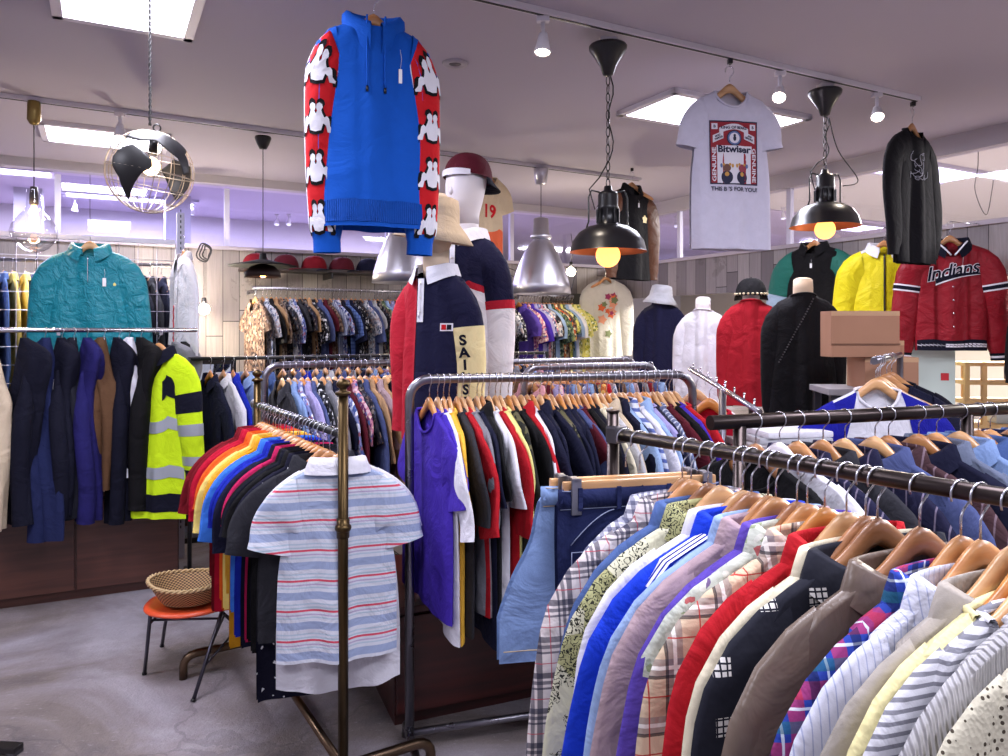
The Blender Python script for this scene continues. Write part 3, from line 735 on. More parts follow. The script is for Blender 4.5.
bulb_light('globe_glow', gp+Vector((0, 0, .02)), 5, (1, .76, .5), .03)
# flat black pendant
p = ceil_at(263, 133); t = thing('pendant_lamp', 'flat black disc pendant with a small dome, above the printed shirts', 'pendant lamp', (p.x, p.y, CH-.024))
zd = -(CH-.024)+(EH+66/740*p.y)
MB().lathe([(0, 0), (.05, 0), (.052, -.012), (.038, -.05), (.022, -.08), (0, -.082)], n=20).build('ceiling_cup', blk, t)
cord(t, -.08, zd+.06)
MB().lathe([(0, .07), (.02, .068), (.024, .03), (.06, .022), (.215, -.012), (.215, -.015), (.06, .012), (0, .012)], (0, 0, zd), 36).build('disc_shade', plain('matt_black', (22, 19, 20), .75, spec=.15), t)
MB().lathe([(.03, .0), (.075, -.015), (.108, -.05), (.112, -.085), (.108, -.085), (.07, -.025), (0, -.015)], (0, 0, zd), 28).build('dome_shade', plain('dark_brown_enamel', (34, 20, 19), .6, spec=.2), t)
MB().ball((0, 0, zd-.06), .026).build('bulb', warmb, t); bulb_light('pendant_glow', (p.x, p.y, CH-.024+zd-.09), 3, (1, .75, .45), .03)
# aluminium bells
def alubell(px, py, pxr, pyrim, label):
    p = ceil_at(px, py); t = thing('pendant_lamp', label, 'pendant lamp', (p.x, p.y, CH-.024)); z = -(CH-.024)+(EH+(330-pyrim)/740*p.y); r = pxr/740*p.y
    MB().lathe([(0, -.002), (.055, -.002), (.058, -.01), (.042, -.12), (.02, -.125), (0, -.126)], n=24).build('ceiling_cup', alu, t)
    cord(t, -.125, z+.55*r/.22)
    k = r/.22
    MB().lathe([(0, .56*k), (.03*k, .56*k), (.055*k, .55*k), (.06*k, .44*k), (.075*k, .43*k), (.078*k, .41*k), (.05*k, .40*k)], (0, 0, z), 28).build('neck_cap', alu, t)
    MB().lathe([(.055*k, .40*k), (.085*k, .37*k), (.13*k, .29*k), (.18*k, .17*k), (.21*k, .07*k), (.22*k, 0), (.215*k, 0), (.20*k, .07*k), (.15*k, .23*k), (.09*k, .34*k), (0, .36*k)], (0, 0, z), 40).build('bell_shade', alu, t)
    MB().ball((0, 0, z+.06*k), .045*k).build('bulb', plain('cool_warm_bulb', (255, 240, 200), .2, emit=(255, 236, 180), es=8), t)
    bulb_light('pendant_glow', (p.x, p.y, CH-.024+z+.0), 5, (1, .85, .6), .05)
alubell(404, 144, 32, 283, 'brushed aluminium bell pendant half hidden behind the mannequin')
alubell(541, 165, 30, 294, 'brushed aluminium bell pendant hanging free over the middle racks')
# industrial chain pendants
def chain_pendant(px, py, pxr, pyrim, label, bulbr, turn=0):
    p = ceil_at(px, py); t = thing('industrial_pendant', label, 'pendant lamp', (p.x, p.y, CH-.024), turn); z = -(CH-.024)+(EH+(330-pyrim)/740*p.y); r = pxr/740*p.y; k = r/.17
    MB().box((0, 0, -.012), (.07, .05, .03), .006).build('track_adapter', trackm, t)
    MB().lathe([(0, -.03), (.078, -.03), (.082, -.036), (.080, -.05), (.055, -.085), (.034, -.12), (.022, -.155), (.01, -.16), (0, -.16)], n=28).build('ceiling_cup', blk, t)
    z1 = z+.285*k; n = int((-.16-z1)/.034); m = MB()
    for i in range(n):
        zz = -.162-.034*(i+.5)*((-.16-z1)/(.034*n)); a = (i % 2)*pi/2+.3
        m.tube([((.009*cos(q))*cos(a), (.009*cos(q))*sin(a), zz+.021*sin(q)) for q in [2*pi*j/12 for j in range(13)]], .0023, 5, cap=False)
    m.build('chain', blk, t)
    path = [(.012+.012*sin(i*1.1), .004*cos(i), -.16+(z1+.16)*i/12) for i in range(10)]+[(-.04*k, 0, z1+.04), (-.085*k, 0, z1-.01), (-.06*k, .0, z1-.10*k), (-.03*k, 0, z1-.06)]
    MB().tube(path, .003, 6).build('supply_cord', cordm, t)
    m = MB(); m.lathe([(0, .29*k), (.016*k, .29*k), (.02*k, .27*k), (.04*k, .262*k), (.045*k, .25*k), (.045*k, .20*k), (.05*k, .19*k), (.042*k, .18*k), (.045*k, .12*k), (.062*k, .108*k)], (0, 0, z), 24)
    for q in range(10):
        a = 2*pi*q/10; m.box((.048*k*cos(a), .048*k*sin(a), z+.155*k), (.012*k, .004, .06*k), 0, a)
    m.build('lamp_neck', blk, t)
    o = MB().lathe([(.05*k, .118*k), (.09*k, .108*k), (.13*k, .083*k), (.158*k, .045*k), (.17*k, 0), (.174*k, -.004)], (0, 0, z), 44).build('dome_shade', blk, t)
    MB().lathe([(.172*k, -.004), (.166*k, .0), (.154*k, .042*k), (.126*k, .078*k), (.085*k, .102*k), (0, .108*k)], (0, 0, z), 44).build('copper_lining', copper, o)
    m = MB()
    for s_ in (-1, 1): m.tube([(s_*.03*k, 0, z+.26*k), (s_*.075*k, 0, z+.27*k), (s_*.088*k, 0, z+.24*k), (s_*.088*k, 0, z+.13*k), (s_*.10*k, 0, z+.095*k)], .004*k, 8)
    m.build('side_bracket', blk, t)
    MB().lathe([(0, .09), (.014, .09), (.018, .05), (.0, .048)], (0, 0, z), 16).build('bulb_holder', blk, t)
    MB().ball((0, 0, z-.0-bulbr*.35), bulbr, 24, 16).build('bulb', plain('globe_filament_bulb', (255, 186, 110), .2, emit=(255, 164, 84), es=3.2), t)
    MB().ball((0, 0, z-bulbr*.3), bulbr*.3, 12, 8).build('filament', hotb, t)
    bulb_light('pendant_glow', (p.x, p.y, CH-.024+z+.0), 9, (1, .66, .34), bulbr)
chain_pendant(608, 33, 38, 251, 'black dome pendant on a chain with copper lining, nearer one with round bulb', .052, .1)
chain_pendant(825, 80, 33, 226, 'black dome pendant on a chain beside the second hanging black sweatshirt', .05, .2)
# cables looping to the pendants
def cable(pts, label, r=.003, name='cable'):
    b = MB(); pts = [Vector(p) for p in pts]; c = pts[0]; q = []
    for i in range(len(pts)-1):
        p0 = pts[max(i-1, 0)]; p1 = pts[i]; p2 = pts[i+1]; p3 = pts[min(i+2, len(pts)-1)]
        for j in range(6):
            t_ = j/6; q.append(.5*((2*p1)+(-p0+p2)*t_+(2*p0-5*p1+4*p2-p3)*t_*t_+(-p0+3*p1-3*p2+p3)*t_**3)-c)
    q.append(pts[-1]-c); b.tube(q, r, 6); o = b.build(name, cordm, loc=c); return tag(o, label, 'cable')
cable([at(843, 186, 4.18), at(858, 240-60, 4.2), at(838, 150, 4.2), at(829, 118, 4.19)], 'black cable curling beside the chain of the second pendant')
cable([Vector((at(978, 165, 6).x, at(978, 165, 6).y, CH+.24)), at(978, 165, 6), at(975, 190, 6), at(986, 215, 6), at(992, 190, 6), at(994, 172, 6)], 'looped black cable beyond the transom at far right')
cable([at(545, 285, 6.6), at(520, 272, 6.6), at(500, 268, 6.7), at(560, 300, 6.5), at(575, 276, 6.5)], 'thin black cable sagging behind the aluminium pendant')
t = thing('bare_bulb', 'bare glowing bulb hanging on a black cord in front of the planks', 'lamp', at(204, 250, 6.35))
m = MB()
for q in range(3): m.tube([(.055*cos(a)*(1-.25*q)+.01*q, .02*sin(3*a), .07*sin(a)*(1-.15*q)-.02) for a in [2*pi*j/20 for j in range(21)]], .006, 5, cap=False)
m.tube([(0, 0, 0), (.0, 0, -.2), (0, 0, -.40)], .003, 6); m.build('coiled_cord', cordm, t)
MB().lathe([(0, -.37), (.017, -.37), (.02, -.43), (0, -.43)], n=12).build('socket', blk, t)
MB().ball((0, 0, -.46), .042).build('bulb', plain('bare_bulb_glow', (255, 236, 200), .2, emit=(255, 232, 196), es=45), t)
bulb_light('bare_bulb_light', at(204, 250, 6.35)+Vector((.0, -.06, -.46)), 60, (1, .86, .66), .05)
t = thing('bare_bulb', 'small glowing bulb behind the chain pendant beside the green planks', 'lamp', at(571, 262, 7.2))
MB().tube([(0, 0, .25), (.02, 0, .1), (0, 0, 0)], .003, 6).build('cord', cordm, t); MB().lathe([(0, 0), (.015, 0), (.018, -.05), (0, -.05)], n=12).build('socket', blk, t)
MB().ball((0, 0, -.085), .04).build('bulb', MC[('p', 'bare_bulb_glow')], t)
bulb_light('bare_bulb_light', at(571, 262, 7.2)+Vector((0, -.05, -.1)), 20, (1, .86, .66), .05)

# ---------------------------------------------------------------- low cabinets
rosew = wood('dark_red_cabinet_wood', (74, 26, 22), (50, 16, 15), .4, .6, 'x', .2)
rosel = wood('brown_cabinet_wood', (96, 56, 44), (70, 40, 32), .4, .6, 'x', .15)
def cabinet(name, label, p0, p1, h, depth, mat, cat='cabinet', back=True, doors=2, knob=True, plinth=.05):
    d = p1-p0; L = d.length; t = thing(name, label, cat, ((p0.x+p1.x)/2, (p0.y+p1.y)/2, 0), math.atan2(d.y, d.x))
    MB().box((0, depth/2, h/2+plinth/2), (L, depth, h-plinth), .004).build('carcass', mat, t)
    MB().box((0, depth/2, h+.012), (L+.03, depth+.03, .024), .004).build('top', mat, t)
    MB().box((0, depth/2+.01, plinth/2), (L-.02, depth-.04, plinth)).build('plinth', mat, t)
    w = L/doors
    for i in range(doors):
        x = -L/2+w*(i+.5); o = MB().box((x, -.009, h/2+plinth/2), (w-.012, .018, h-plinth-.02), .003).build('door', mat, t)
        if knob:
            b = MB(); b.lathe([(0, 0), (.008, 0), (.006, .01), (.011, .018), (.008, .026), (0, .027)], n=12); q = Matrix.Rotation(pi/2, 3, 'X')
            b.v = [tuple(q@Vector(v)+Vector((x+(.18 if i == 0 else -.18), -.018, h*.55))) for v in b.v]; b.build('knob', steel, o)
    return t
ca = Wp(-2.85, 4.23); cb_ = Wp(-2.18, 4.55); dd = (cb_-ca).normalized()
cabinet('low_cabinet', 'brown wooden low cabinet below the row of hanging trousers', ca-dd*1.2, cb_+dd*.15, .55, .45, rosel, doors=4, knob=False)
ca = Wp(-.44, 2.96); cb_ = Wp(.75, 3.45); dd = (cb_-ca).normalized()
cabinet('low_cabinet', 'dark red wooden cabinet standing behind the central T-shirt rack', ca, cb_, .42, .60, rosew, doors=2)
# wooden fixture at the right, boxes on it
# ---------------------------------------------------------------- cloth colours
C = {}
def cm(name, *a, **k): C[name] = fabric(name.replace(' ', '_').replace('-', '_'), *a, **k); return C[name]
for n, c in {'white': (226, 224, 232), 'cream': (224, 214, 186), 'beige': (200, 182, 156), 'black': (16, 15, 18), 'charcoal': (46, 46, 52), 'grey': (128, 128, 136), 'pale grey': (186, 186, 192),
             'navy': (20, 22, 46), 'dark navy': (14, 15, 32), 'royal blue': (22, 40, 168), 'sky blue': (58, 118, 214), 'purple': (66, 42, 164), 'violet': (92, 70, 168), 'red': (178, 24, 36), 'dark red': (120, 16, 30),
             'crimson': (186, 16, 48), 'orange': (232, 96, 30), 'mustard': (226, 158, 30), 'golden yellow': (232, 178, 62), 'pale yellow': (232, 224, 142), 'light yellow': (240, 214, 120), 'dark green': (34, 52, 44), 'olive': (84, 80, 50),
             'brown': (96, 68, 46), 'teal': (14, 128, 138), 'magenta': (186, 30, 88), 'slate blue': (74, 84, 128), 'tan': (176, 140, 104), 'mauve': (176, 152, 158), 'taupe': (118, 100, 90),
             'bright blue': (24, 60, 200), 'lavender': (168, 160, 206), 'stone': (168, 160, 150), 'pink': (206, 150, 160), 'light blue': (150, 176, 216), 'maroon': (84, 20, 34)}.items(): cm(n, c)
cm('light denim', (116, 140, 182), 'denim'); cm('mid denim', (66, 88, 136), 'denim'); cm('dark denim', (20, 28, 66), 'denim'); cm('grey denim', (92, 100, 120), 'denim'); cm('black denim', (20, 21, 32), 'denim')
cm('taupe leather', (112, 96, 84), 'leather', rough=.38, spec=.5, crumple=.25)
cm('black and cream tartan', (216, 206, 204), 'plaid', bands=[('x', .062, 0, .16, (40, 42, 66), .75), ('x', .062, .20, .10, (40, 42, 66), .7), ('x', .062, .36, .06, (40, 42, 66), .75), ('z', .062, 0, .16, (40, 42, 66), .75), ('z', .062, .20, .10, (40, 42, 66), .7), ('z', .062, .36, .06, (40, 42, 66), .75), ('x', .062, .66, .03, (180, 60, 80), .8), ('z', .062, .66, .03, (180, 60, 80), .8)])
cm('navy and white gingham', (222, 222, 232), 'plaid', bands=[('x', .016, 0, .5, (40, 46, 90), .6), ('z', .016, 0, .5, (40, 46, 90), .6)])
cm('beige check', (214, 190, 160), 'plaid', bands=[('x', .085, 0, .30, (90, 92, 116), .5), ('z', .085, 0, .30, (90, 92, 116), .5), ('x', .085, .0, .07, (236, 232, 224), .9), ('z', .085, 0, .07, (236, 232, 224), .9), ('x', .085, .16, .06, (30, 30, 44), .8), ('z', .085, .16, .06, (30, 30, 44), .8), ('x', .085, .5, .025, (180, 40, 40), .9), ('z', .085, .5, .025, (180, 40, 40), .9)])
cm('blue and red plaid', (40, 62, 150), 'plaid', bands=[('x', .07, 0, .3, (176, 44, 60), .6), ('z', .07, 0, .3, (176, 44, 60), .6), ('x', .07, .3, .05, (210, 220, 230), .8), ('z', .07, .3, .05, (210, 220, 230), .8), ('x', .07, .6, .2, (16, 24, 60), .7), ('z', .07, .6, .2, (30, 90, 110), .7)])
def window_check():
    t = NT('black_window_check'); tc = t.n('ShaderNodeTexCoord'); sp = t.n('ShaderNodeSeparateXYZ'); t.l(tc.outputs['Object'], sp.inputs[0]); X, Y, Z = sp.outputs
    fx = t.math('FRACT', t.math('MULTIPLY_ADD', X, 1/.082, 20.2)); fz = t.math('FRACT', t.math('MULTIPLY_ADD', Z, 1/.082, 20.7))
    a = t.math('MULTIPLY', t.math('COMPARE', fx, .5, .16), t.math('COMPARE', fz, .5, .16))
    gx = t.math('LESS_THAN', t.math('FRACT', t.math('MULTIPLY', X, 1/.0095)), .72); gz = t.math('LESS_THAN', t.math('FRACT', t.math('MULTIPLY', Z, 1/.0095)), .72)
    m = t.math('MULTIPLY', a, t.math('MULTIPLY', gx, gz))
    t.l(t.mix(m, lin((16, 18, 34)), lin((222, 218, 214))), t.b.inputs['Base Color']); t.b.inputs['Roughness'].default_value = .9
    nz = t.noise(10, 4, tc.outputs['Object']); t.l(t.bump(nz.outputs[0], .35, .03), t.b.inputs['Normal']); return t.m
C['black window-check'] = window_check()
cm('green and cream tree print', (206, 204, 176), 'tree', pal=[(46, 48, 40), (168, 168, 120)])
cm('pale green floral', (186, 190, 178), 'floral', pal=[(140, 150, 120), (110, 90, 130), (170, 90, 90), (206, 206, 196), (150, 160, 150), (206, 206, 196)], scale=50, cover=.4)
cm('ribbed grey-striped knit', (206, 206, 212), 'stripes', bands=[('z', .012, 0, .4, (92, 92, 104), .8)])
cm('light grey knit', (190, 188, 190), 'knit', rib='x', per=.009); cm('cream pointelle knit', (206, 200, 178), 'knit', holes=True, kscale=170); cm('pale yellow knit', (236, 226, 168), 'knit', kscale=120)
cm('white shirting', (206, 208, 222), 'stripes', bands=[('x', .012, 0, .15, (140, 150, 190), .7)])
cm('striped polo cotton', (206, 208, 218), 'stripes', bands=[('z', .093, .0, .26, (150, 164, 196), .95), ('z', .093, .28, .05, (172, 190, 206), .9), ('z', .093, -.26, .05, (172, 190, 206), .9), ('z', .093, .40, .05, (164, 186, 200), .9), ('z', .093, .50, .07, (206, 60, 84), .95), ('z', .093, -.36, .05, (176, 160, 190), .9)])
cm('red bandana print', (178, 28, 44), 'floral', pal=[(230, 226, 226), (24, 30, 80), (178, 28, 44), (178, 28, 44), (225, 200, 200)], scale=50, cover=.38)
cm('navy with white dots', (18, 18, 38), 'floral', pal=[(230, 230, 235)], scale=38, cover=.16)
cm('blue floral', (120, 130, 180), 'floral', pal=[(40, 46, 100), (190, 196, 220), (70, 90, 150), (150, 90, 110), (220, 220, 225)], scale=44)
cm('dark floral', (34, 32, 44), 'floral', pal=[(60, 50, 60), (110, 90, 80), (20, 20, 30), (70, 76, 90), (130, 120, 110)], scale=44)
cm('brown print', (104, 82, 70), 'floral', pal=[(70, 52, 46), (134, 110, 92), (52, 44, 44), (146, 130, 118)], scale=40)
cm('black and white print', (40, 40, 46), 'floral', pal=[(220, 220, 226), (20, 20, 26), (120, 120, 130), (20, 20, 26)], scale=50)
cm('pale print', (190, 190, 200), 'floral', pal=[(120, 130, 160), (220, 220, 226), (170, 150, 150), (90, 100, 120)], scale=44)
cm('pink floral', (196, 130, 150), 'floral', pal=[(220, 190, 200), (120, 60, 110), (80, 110, 160), (230, 210, 190)], scale=42)
cm('green print', (90, 110, 90), 'floral', pal=[(50, 70, 56), (170, 180, 150), (120, 130, 80), (40, 50, 60)], scale=42)
cm('yellow print', (220, 214, 120), 'floral', pal=[(180, 180, 90), (236, 230, 170), (120, 140, 90), (240, 240, 220)], scale=42)
cm('orange print', (200, 110, 60), 'floral', pal=[(230, 180, 100), (60, 60, 90), (200, 60, 50), (230, 220, 190)], scale=42)
cm('camouflage', (70, 72, 58), 'floral', pal=[(40, 40, 36), (96, 92, 66), (30, 32, 30), (110, 104, 84)], scale=14, cover=1)
cm('navy dobby', (34, 32, 66), 'floral', pal=[(120, 100, 140)], scale=90, cover=.2)
cm('grey-blue stripes', (100, 108, 140), 'stripes', bands=[('x', .02, 0, .3, (200, 204, 220), .9)])
cm('blue and white stripes', (206, 210, 226), 'stripes', bands=[('z', .03, 0, .4, (60, 80, 150), .9)])
cm('navy stripes', (26, 26, 52), 'stripes', bands=[('x', .035, 0, .12, (120, 110, 130), .8)])
cm('brown stripes', (66, 44, 48), 'stripes', bands=[('x', .03, 0, .15, (130, 110, 120), .7)])
cm('mid-blue check', (96, 120, 180), 'plaid', bands=[('x', .03, 0, .3, (40, 60, 120), .6), ('z', .03, 0, .3, (40, 60, 120), .6)])

# ---------------------------------------------------------------- racks
steeld = metal('dark_pipe', (70, 62, 60), .3); antique = metal('antique_bronze', (86, 70, 46), .32); blkm = plain('black_rack_paint', (24, 24, 28), .35)
def rack_line(p0, p1): d = (p1-p0); return d.normalized(), d.length, math.atan2(d.y, d.x)
def u_rack(label, p0, p1, h, m, r=.016, rc=.07, back=.26):
    """one bent tube: post, rounded corner, rail, rounded corner, post; feet across"""
    d = p1-p0; L = d.length; t = thing('clothes_rack', label, 'clothes rack', (p0.x, p0.y, 0), math.atan2(d.y, d.x))
    path = [(0, 0, .05), (0, 0, h-rc)]+[(rc-rc*cos(a), 0, h-rc+rc*sin(a)) for a in [pi/2*i/6 for i in range(1, 7)]]
    path += [(L-rc+rc*sin(a), 0, h-rc+rc*cos(a)) for a in [pi/2*i/6 for i in range(0, 7)]]+[(L, 0, .05)]
    path = [(x, y, z-r) if z > h-rc-.001 else (x, y, z) for x, y, z in path]
    MB().tube(path, r, 14).build('bent_rail', m, t)
    for x in (0, L):
        b = MB(); b.tube([(x, -.26, .0), (x, -.26, .03)]+[(x, -.26+.04-.04*cos(a), .03+.025*sin(a)) for a in (pi/4, pi/2)]+[(x, back-.04, .055)]+[(x, back-.04+.04*sin(a), .03+.025*cos(a)) for a in (pi/4, pi/2)]+[(x, back, 0)], r*.95, 12); b.build('foot', m, t)
        b = MB(); b.tube([(x, 0, h*.62), (x, 0, h*.62+.02)], r*1.12, 14); b.build('post_collar', plain('collar_white', (190, 190, 196), .4), t)
    MB().tube([(0, 0, .06), (L, 0, .06)], r*.8, 10).build('base_rail', m, t)
    return t

def nm_count(specs):
    cnt = {}
    for s in specs: cnt[s] = cnt.get(s, 0)+1
    return cnt
ALLG = []
def fill(p0, p1, h, rz, specs, where, kindword, hcols, t0=.0, t1=1.0, cat='shirt', far=False, endword='left', seed=0, jyaw=.06, group=None, skip=(), ts=None, hword='hanger', mid=False, revg=False, scale=1.0):
    """hang specs = [(colour, style, options)] along the rail from p0 to p1; labels count look-alikes from the end named endword"""
    r = random.Random(seed+99); n = len(specs); out = []
    names = []
    for s in specs:
        o = s[2] if len(s) > 2 else {}
        names.append((s[0], o.get('word', kindword)))
    tot = nm_count(names); seen = {}
    for i, s in enumerate(specs):
        col, style = s[0], s[1]; o = dict(s[2]) if len(s) > 2 else {}
        word = o.pop('word', kindword); key = (col, word); seen[key] = seen.get(key, 0)+1
        t = ts[i] if ts else t0+(t1-t0)*(i+(r.uniform(-.25, .25) if n > 3 else 0))/max(1, n-1)
        p = p0.lerp(p1, t); p.z = h+.0017; rzz = rz+o.pop('yaw', 0)+r.uniform(-jyaw, jyaw)
        hc = o.pop('hanger', None) or r.choice(hcols); c_ = o.pop('cat', cat); W0 = o.pop('mat', None)
        short = ('%s %s %s' % (ORD[seen[key]-1], col, word)) if tot[key] > 1 else '%s %s' % (col, word)
        tail = (' from %s' % endword) if tot[key] > 1 else ''
        lab = '%s%s on the %s' % (short, tail, where)
        hl = '%s wooden hanger under the %s' % (hc if hc != 'white' else 'white', short+tail+' on the '+where)
        if hc == 'white': hl = hl.replace('white wooden', 'white plastic')
        ws = hl.split()
        if len(ws) > 16: hl = ' '.join(hl.replace(' under the ', ' of ').replace(' on the ', ', ').split()[:16])
        sc = scale*r.uniform(.97, 1.03); Wg = o.get('W', (.232 if style in ('jacket', 'sweat', 'knit') else .222)*sc)
        hanger(p, rzz, hc, hl, group and group+' hangers', far, w=min(1.0, (Wg-.006)/.222))
        kw = dict(W=.222*sc, WH=.232*sc, amp=r.uniform(.006, .011), lean=r.uniform(-.01, .01))
        st = style
        if st in ('jacket', 'sweat', 'knit'): kw.update(W=.232*sc, WH=.24*sc)
        kw.update(o)
        L0 = dict(tee=.68, polo=.68, shirt=.74, shortshirt=.70, jacket=.66, sweat=.66, knit=.62, tank=.66)[st]
        kw.setdefault('L', L0*r.uniform(.86, 1.10)*scale)
        if far or mid: kw.setdefault('T0', .012); kw.setdefault('T1', .017)
        kw.setdefault('T0', .013); kw.setdefault('T1', .018)
        sl = dict(ang=r.uniform(22, 38), ang2=r.uniform(2, 18), bendy=r.uniform(-.012, .012), length=r.choice([.15, .17, .19, .20, .22, .26])*scale) if st in ('tee', 'polo', 'shortshirt') else dict(ang=r.uniform(20, 28), ang2=r.uniform(0, 5), bendy=r.uniform(-.01, .01))
        if st != 'tank': sl.update(kw.pop('sl', {})); kw['sl'] = sl
        else: kw.pop('sl', None)
        g, c = garment({'tee': 't_shirt', 'polo': 'polo_shirt', 'shirt': 'long_sleeved_shirt', 'shortshirt': 'short_sleeved_shirt', 'jacket': 'jacket', 'sweat': 'sweatshirt', 'knit': 'sweater', 'tank': 'tank_top'}[st] if word != 'dress' else 'dress',
                       lab, c_, p, rzz, W0 or C[col], style=st, seed=seed*100+i, far=far, group=group, **kw)
        out.append((g, c)); ALLG.append(lab)
    return out

# R1: the near rack on the right ------------------------------------------------
A1 = Wp(.276, 1.81); B1 = Wp(.82, 1.047); h1 = EH-.24*K
dR1, L1, a1 = rack_line(A1, B1)
t = thing('clothes_rack', 'dark steel pipe rack in the right foreground full of hangers', 'clothes rack', (A1.x, A1.y, 0), a1)
Lr = 1.35
MB().tube([(.0, 0, h1-.0135), (Lr, 0, h1-.0135)], .0135, 16).build('rail', steeld, t)
for x in (-.012, Lr):
    b = MB(); b.tube([(x, 0, .05), (x, 0, h1+.035)], .0135, 14); b.tube([(x, 0, h1+.035), (x, 0, h1+.04)], .015, 14); b.build('post', steeld, t)
    b = MB(); b.tube([(x, -.24, .0), (x, -.24, .03), (x, -.2, .055), (x, .2, .055), (x, .24, .03), (x, .24, 0)], .014, 12); b.build('foot', steeld, t)
    b = MB(); b.box((x+.012, 0, h1-.0135), (.035, .038, .038), .006); b.build('rail_bracket', metal('bracket_metal', (110, 108, 112), .35), t)
MB().tube([(0, 0, .055), (Lr, 0, .055)], .012, 12).build('base_rail', steeld, t)
RZ1 = radians(22)
# clip hangers with the two denim pieces at the far end
def skirt(name, label, cat, loc, rz, m, W0, W1, L, seed, top, stitch=(214, 190, 150), flare=0, pockets=True, jeans=False):
    t = thing(name, label, cat, loc, rz)
    c = Cloth(W=W0, WH=W1, L=L, NW=.001, nd=0, T0=.012, T1=.022, amp=.010, seed=seed)
    c.zt = lambda x: -top; c.z0 = -top
    c.body(24, 18).build('body', m, t)
    # waistband, fly, pockets, hem as sewn parts
    n = 20; b = MB(); b.grid([c.surf(-W0*.985+2*W0*.985*i/n, -top-.038*j/2, -1, .0045) for j in range(3) for i in range(n+1)], n+1, 3); b.build('waistband', m, t, solid=.002)
    st = fabric('stitch_%d_%d_%d' % stitch, stitch)
    def seam(pts, nm='seam'): MB().tube([c.surf(x, z, -1, .003) for x, z in pts], .0011, 5).build(nm, st, t)
    seam([(-W0*.97+2*W0*.97*i/20, -top-.040) for i in range(21)]); seam([(-W0*.97+2*W0*.97*i/20, -top-.003) for i in range(21)])
    seam([(0, -top-.04-(L*.8)*i/16) for i in range(17)]); seam([(-W1*.97+2*W1*.97*i/20, -top-L+.025) for i in range(21)])
    if pockets:
        for s_ in (-1, 1):
            seam([(s_*W0*(.35+.5*i/8), -top-.045-.07*(i/8)**1.6) for i in range(9)])
            x0 = s_*W0*.55; b = MB(); w = .055
            poly = [(x0-w, -top-.13), (x0+w, -top-.13), (x0+w, -top-.24), (x0, -top-.265), (x0-w, -top-.24)]
            seam([(poly[k][0]+(poly[(k+1) % 5][0]-poly[k][0])*q/5, poly[k][1]+(poly[(k+1) % 5][1]-poly[k][1])*q/5) for k in range(5) for q in range(6)], 'pocket_seam')
    for x in (-.75, -.3, .3, .75):
        b = MB(); p = c.surf(x*W0, -top-.02, -1, .008); b.box(p, (.010, .003, .048), .001); b.build('belt_loop', m, t)
    return t, c
p = A1.lerp(B1, .035); p.z = h1+.0017
clip_hanger(p, radians(14), 'wooden clip hanger holding the light blue denim skirt', .15)
skirt('denim_skirt', 'light blue denim skirt with a frayed hem, leftmost on the right foreground rack', 'skirt', p, radians(14), C['light denim'], .20, .29, .36, 4, .115)
p = A1.lerp(B1, .085); p.z = h1+.0017
clip_hanger(p, radians(14), 'wooden clip hanger holding the dark indigo denim trousers', .15)
skirt('jeans', 'dark indigo jeans with pale stitching on the right foreground rack', 'trousers', p, radians(14), C['dark denim'], .19, .22, .95, 5, .115, stitch=(150, 160, 190))
R1S = [('navy and white gingham', 'shirt', dict(L=.70, W=.165, WH=.17)), ('black and cream tartan', 'shirt', dict(L=.80, W=.225)), ('mid denim', 'shirt', dict(L=.76, W=.205)), ('green and cream tree print', 'jacket', dict(word='knit jacket', cat='jacket')),
       ('white', 'shirt'), ('bright blue', 'jacket', dict(word='track jacket', cat='jacket')), ('light blue', 'shirt'), ('mauve', 'jacket', dict(word='jacket', cat='jacket')), ('violet', 'shirt'), ('pale green floral', 'shirt'), ('beige check', 'shirt'),
       ('red', 'shirt', dict(L=.8)), ('cream', 'shirt'), ('black window-check', 'shirt'), ('taupe leather', 'jacket', dict(word='jacket', cat='jacket')), ('blue and red plaid', 'shirt'), ('white shirting', 'shirt', dict(word='shirt')),
       ('stone', 'jacket', dict(word='cotton jacket', cat='jacket')), ('pale yellow knit', 'knit', dict(word='sweater', cat='sweater')), ('ribbed grey-striped knit', 'knit', dict(word='sweater', cat='sweater')), ('light grey knit', 'knit', dict(word='sweater', cat='sweater')), ('cream pointelle knit', 'knit', dict(word='cardigan', cat='sweater', W=.255, WH=.26))]
wt1 = [.5, .7, 1.3, .9, 1.6, .6, 1.1, .5, 1.3, .6, 1.0, 1.2, 1.0, .6, 2.0, 1.8, .8, 1.2, .8, .5, 1.0]
ts1 = [.205+.79*sum(wt1[:i+1])/sum(wt1) for i in range(len(R1S)-1)]+[1.045]
for i, s_ in enumerate(R1S):
    o = dict(s_[2]) if len(s_) > 2 else {}; o.setdefault('W', .215 if i < 4 else .235 if i < 14 else .245); o.setdefault('WH', o['W']+.005); o['NW'] = .11 if i < 12 else .13; o['T0'] = .013; o['T1'] = .017; o['amp'] = .006; o['lean'] = -.004
    R1S[i] = (s_[0], s_[1], o)
g1 = fill(A1, B1, h1, RZ1, R1S, 'right foreground rack', 'long-sleeved shirt', ['pale', 'tan', 'honey', 'pale', 'tan', 'brown'], ts=ts1, seed=3, jyaw=.02, endword='the far end')
# white shoulder stripes of the track jacket
for gi, (g, c) in enumerate(g1):
    if R1S[gi][0] == 'bright blue':
        for k in range(3):
            b = MB(); b.grid([Vector((x, c.S(-1, x/c.W, .0).y+yy, c.zt(x)+.0035)) for x in [-.12-.012*i for i in range(11)] for yy in (-.004-.011*k, -.011-.011*k)], 2, 11); b.build('shoulder_stripe', C['white'], g)
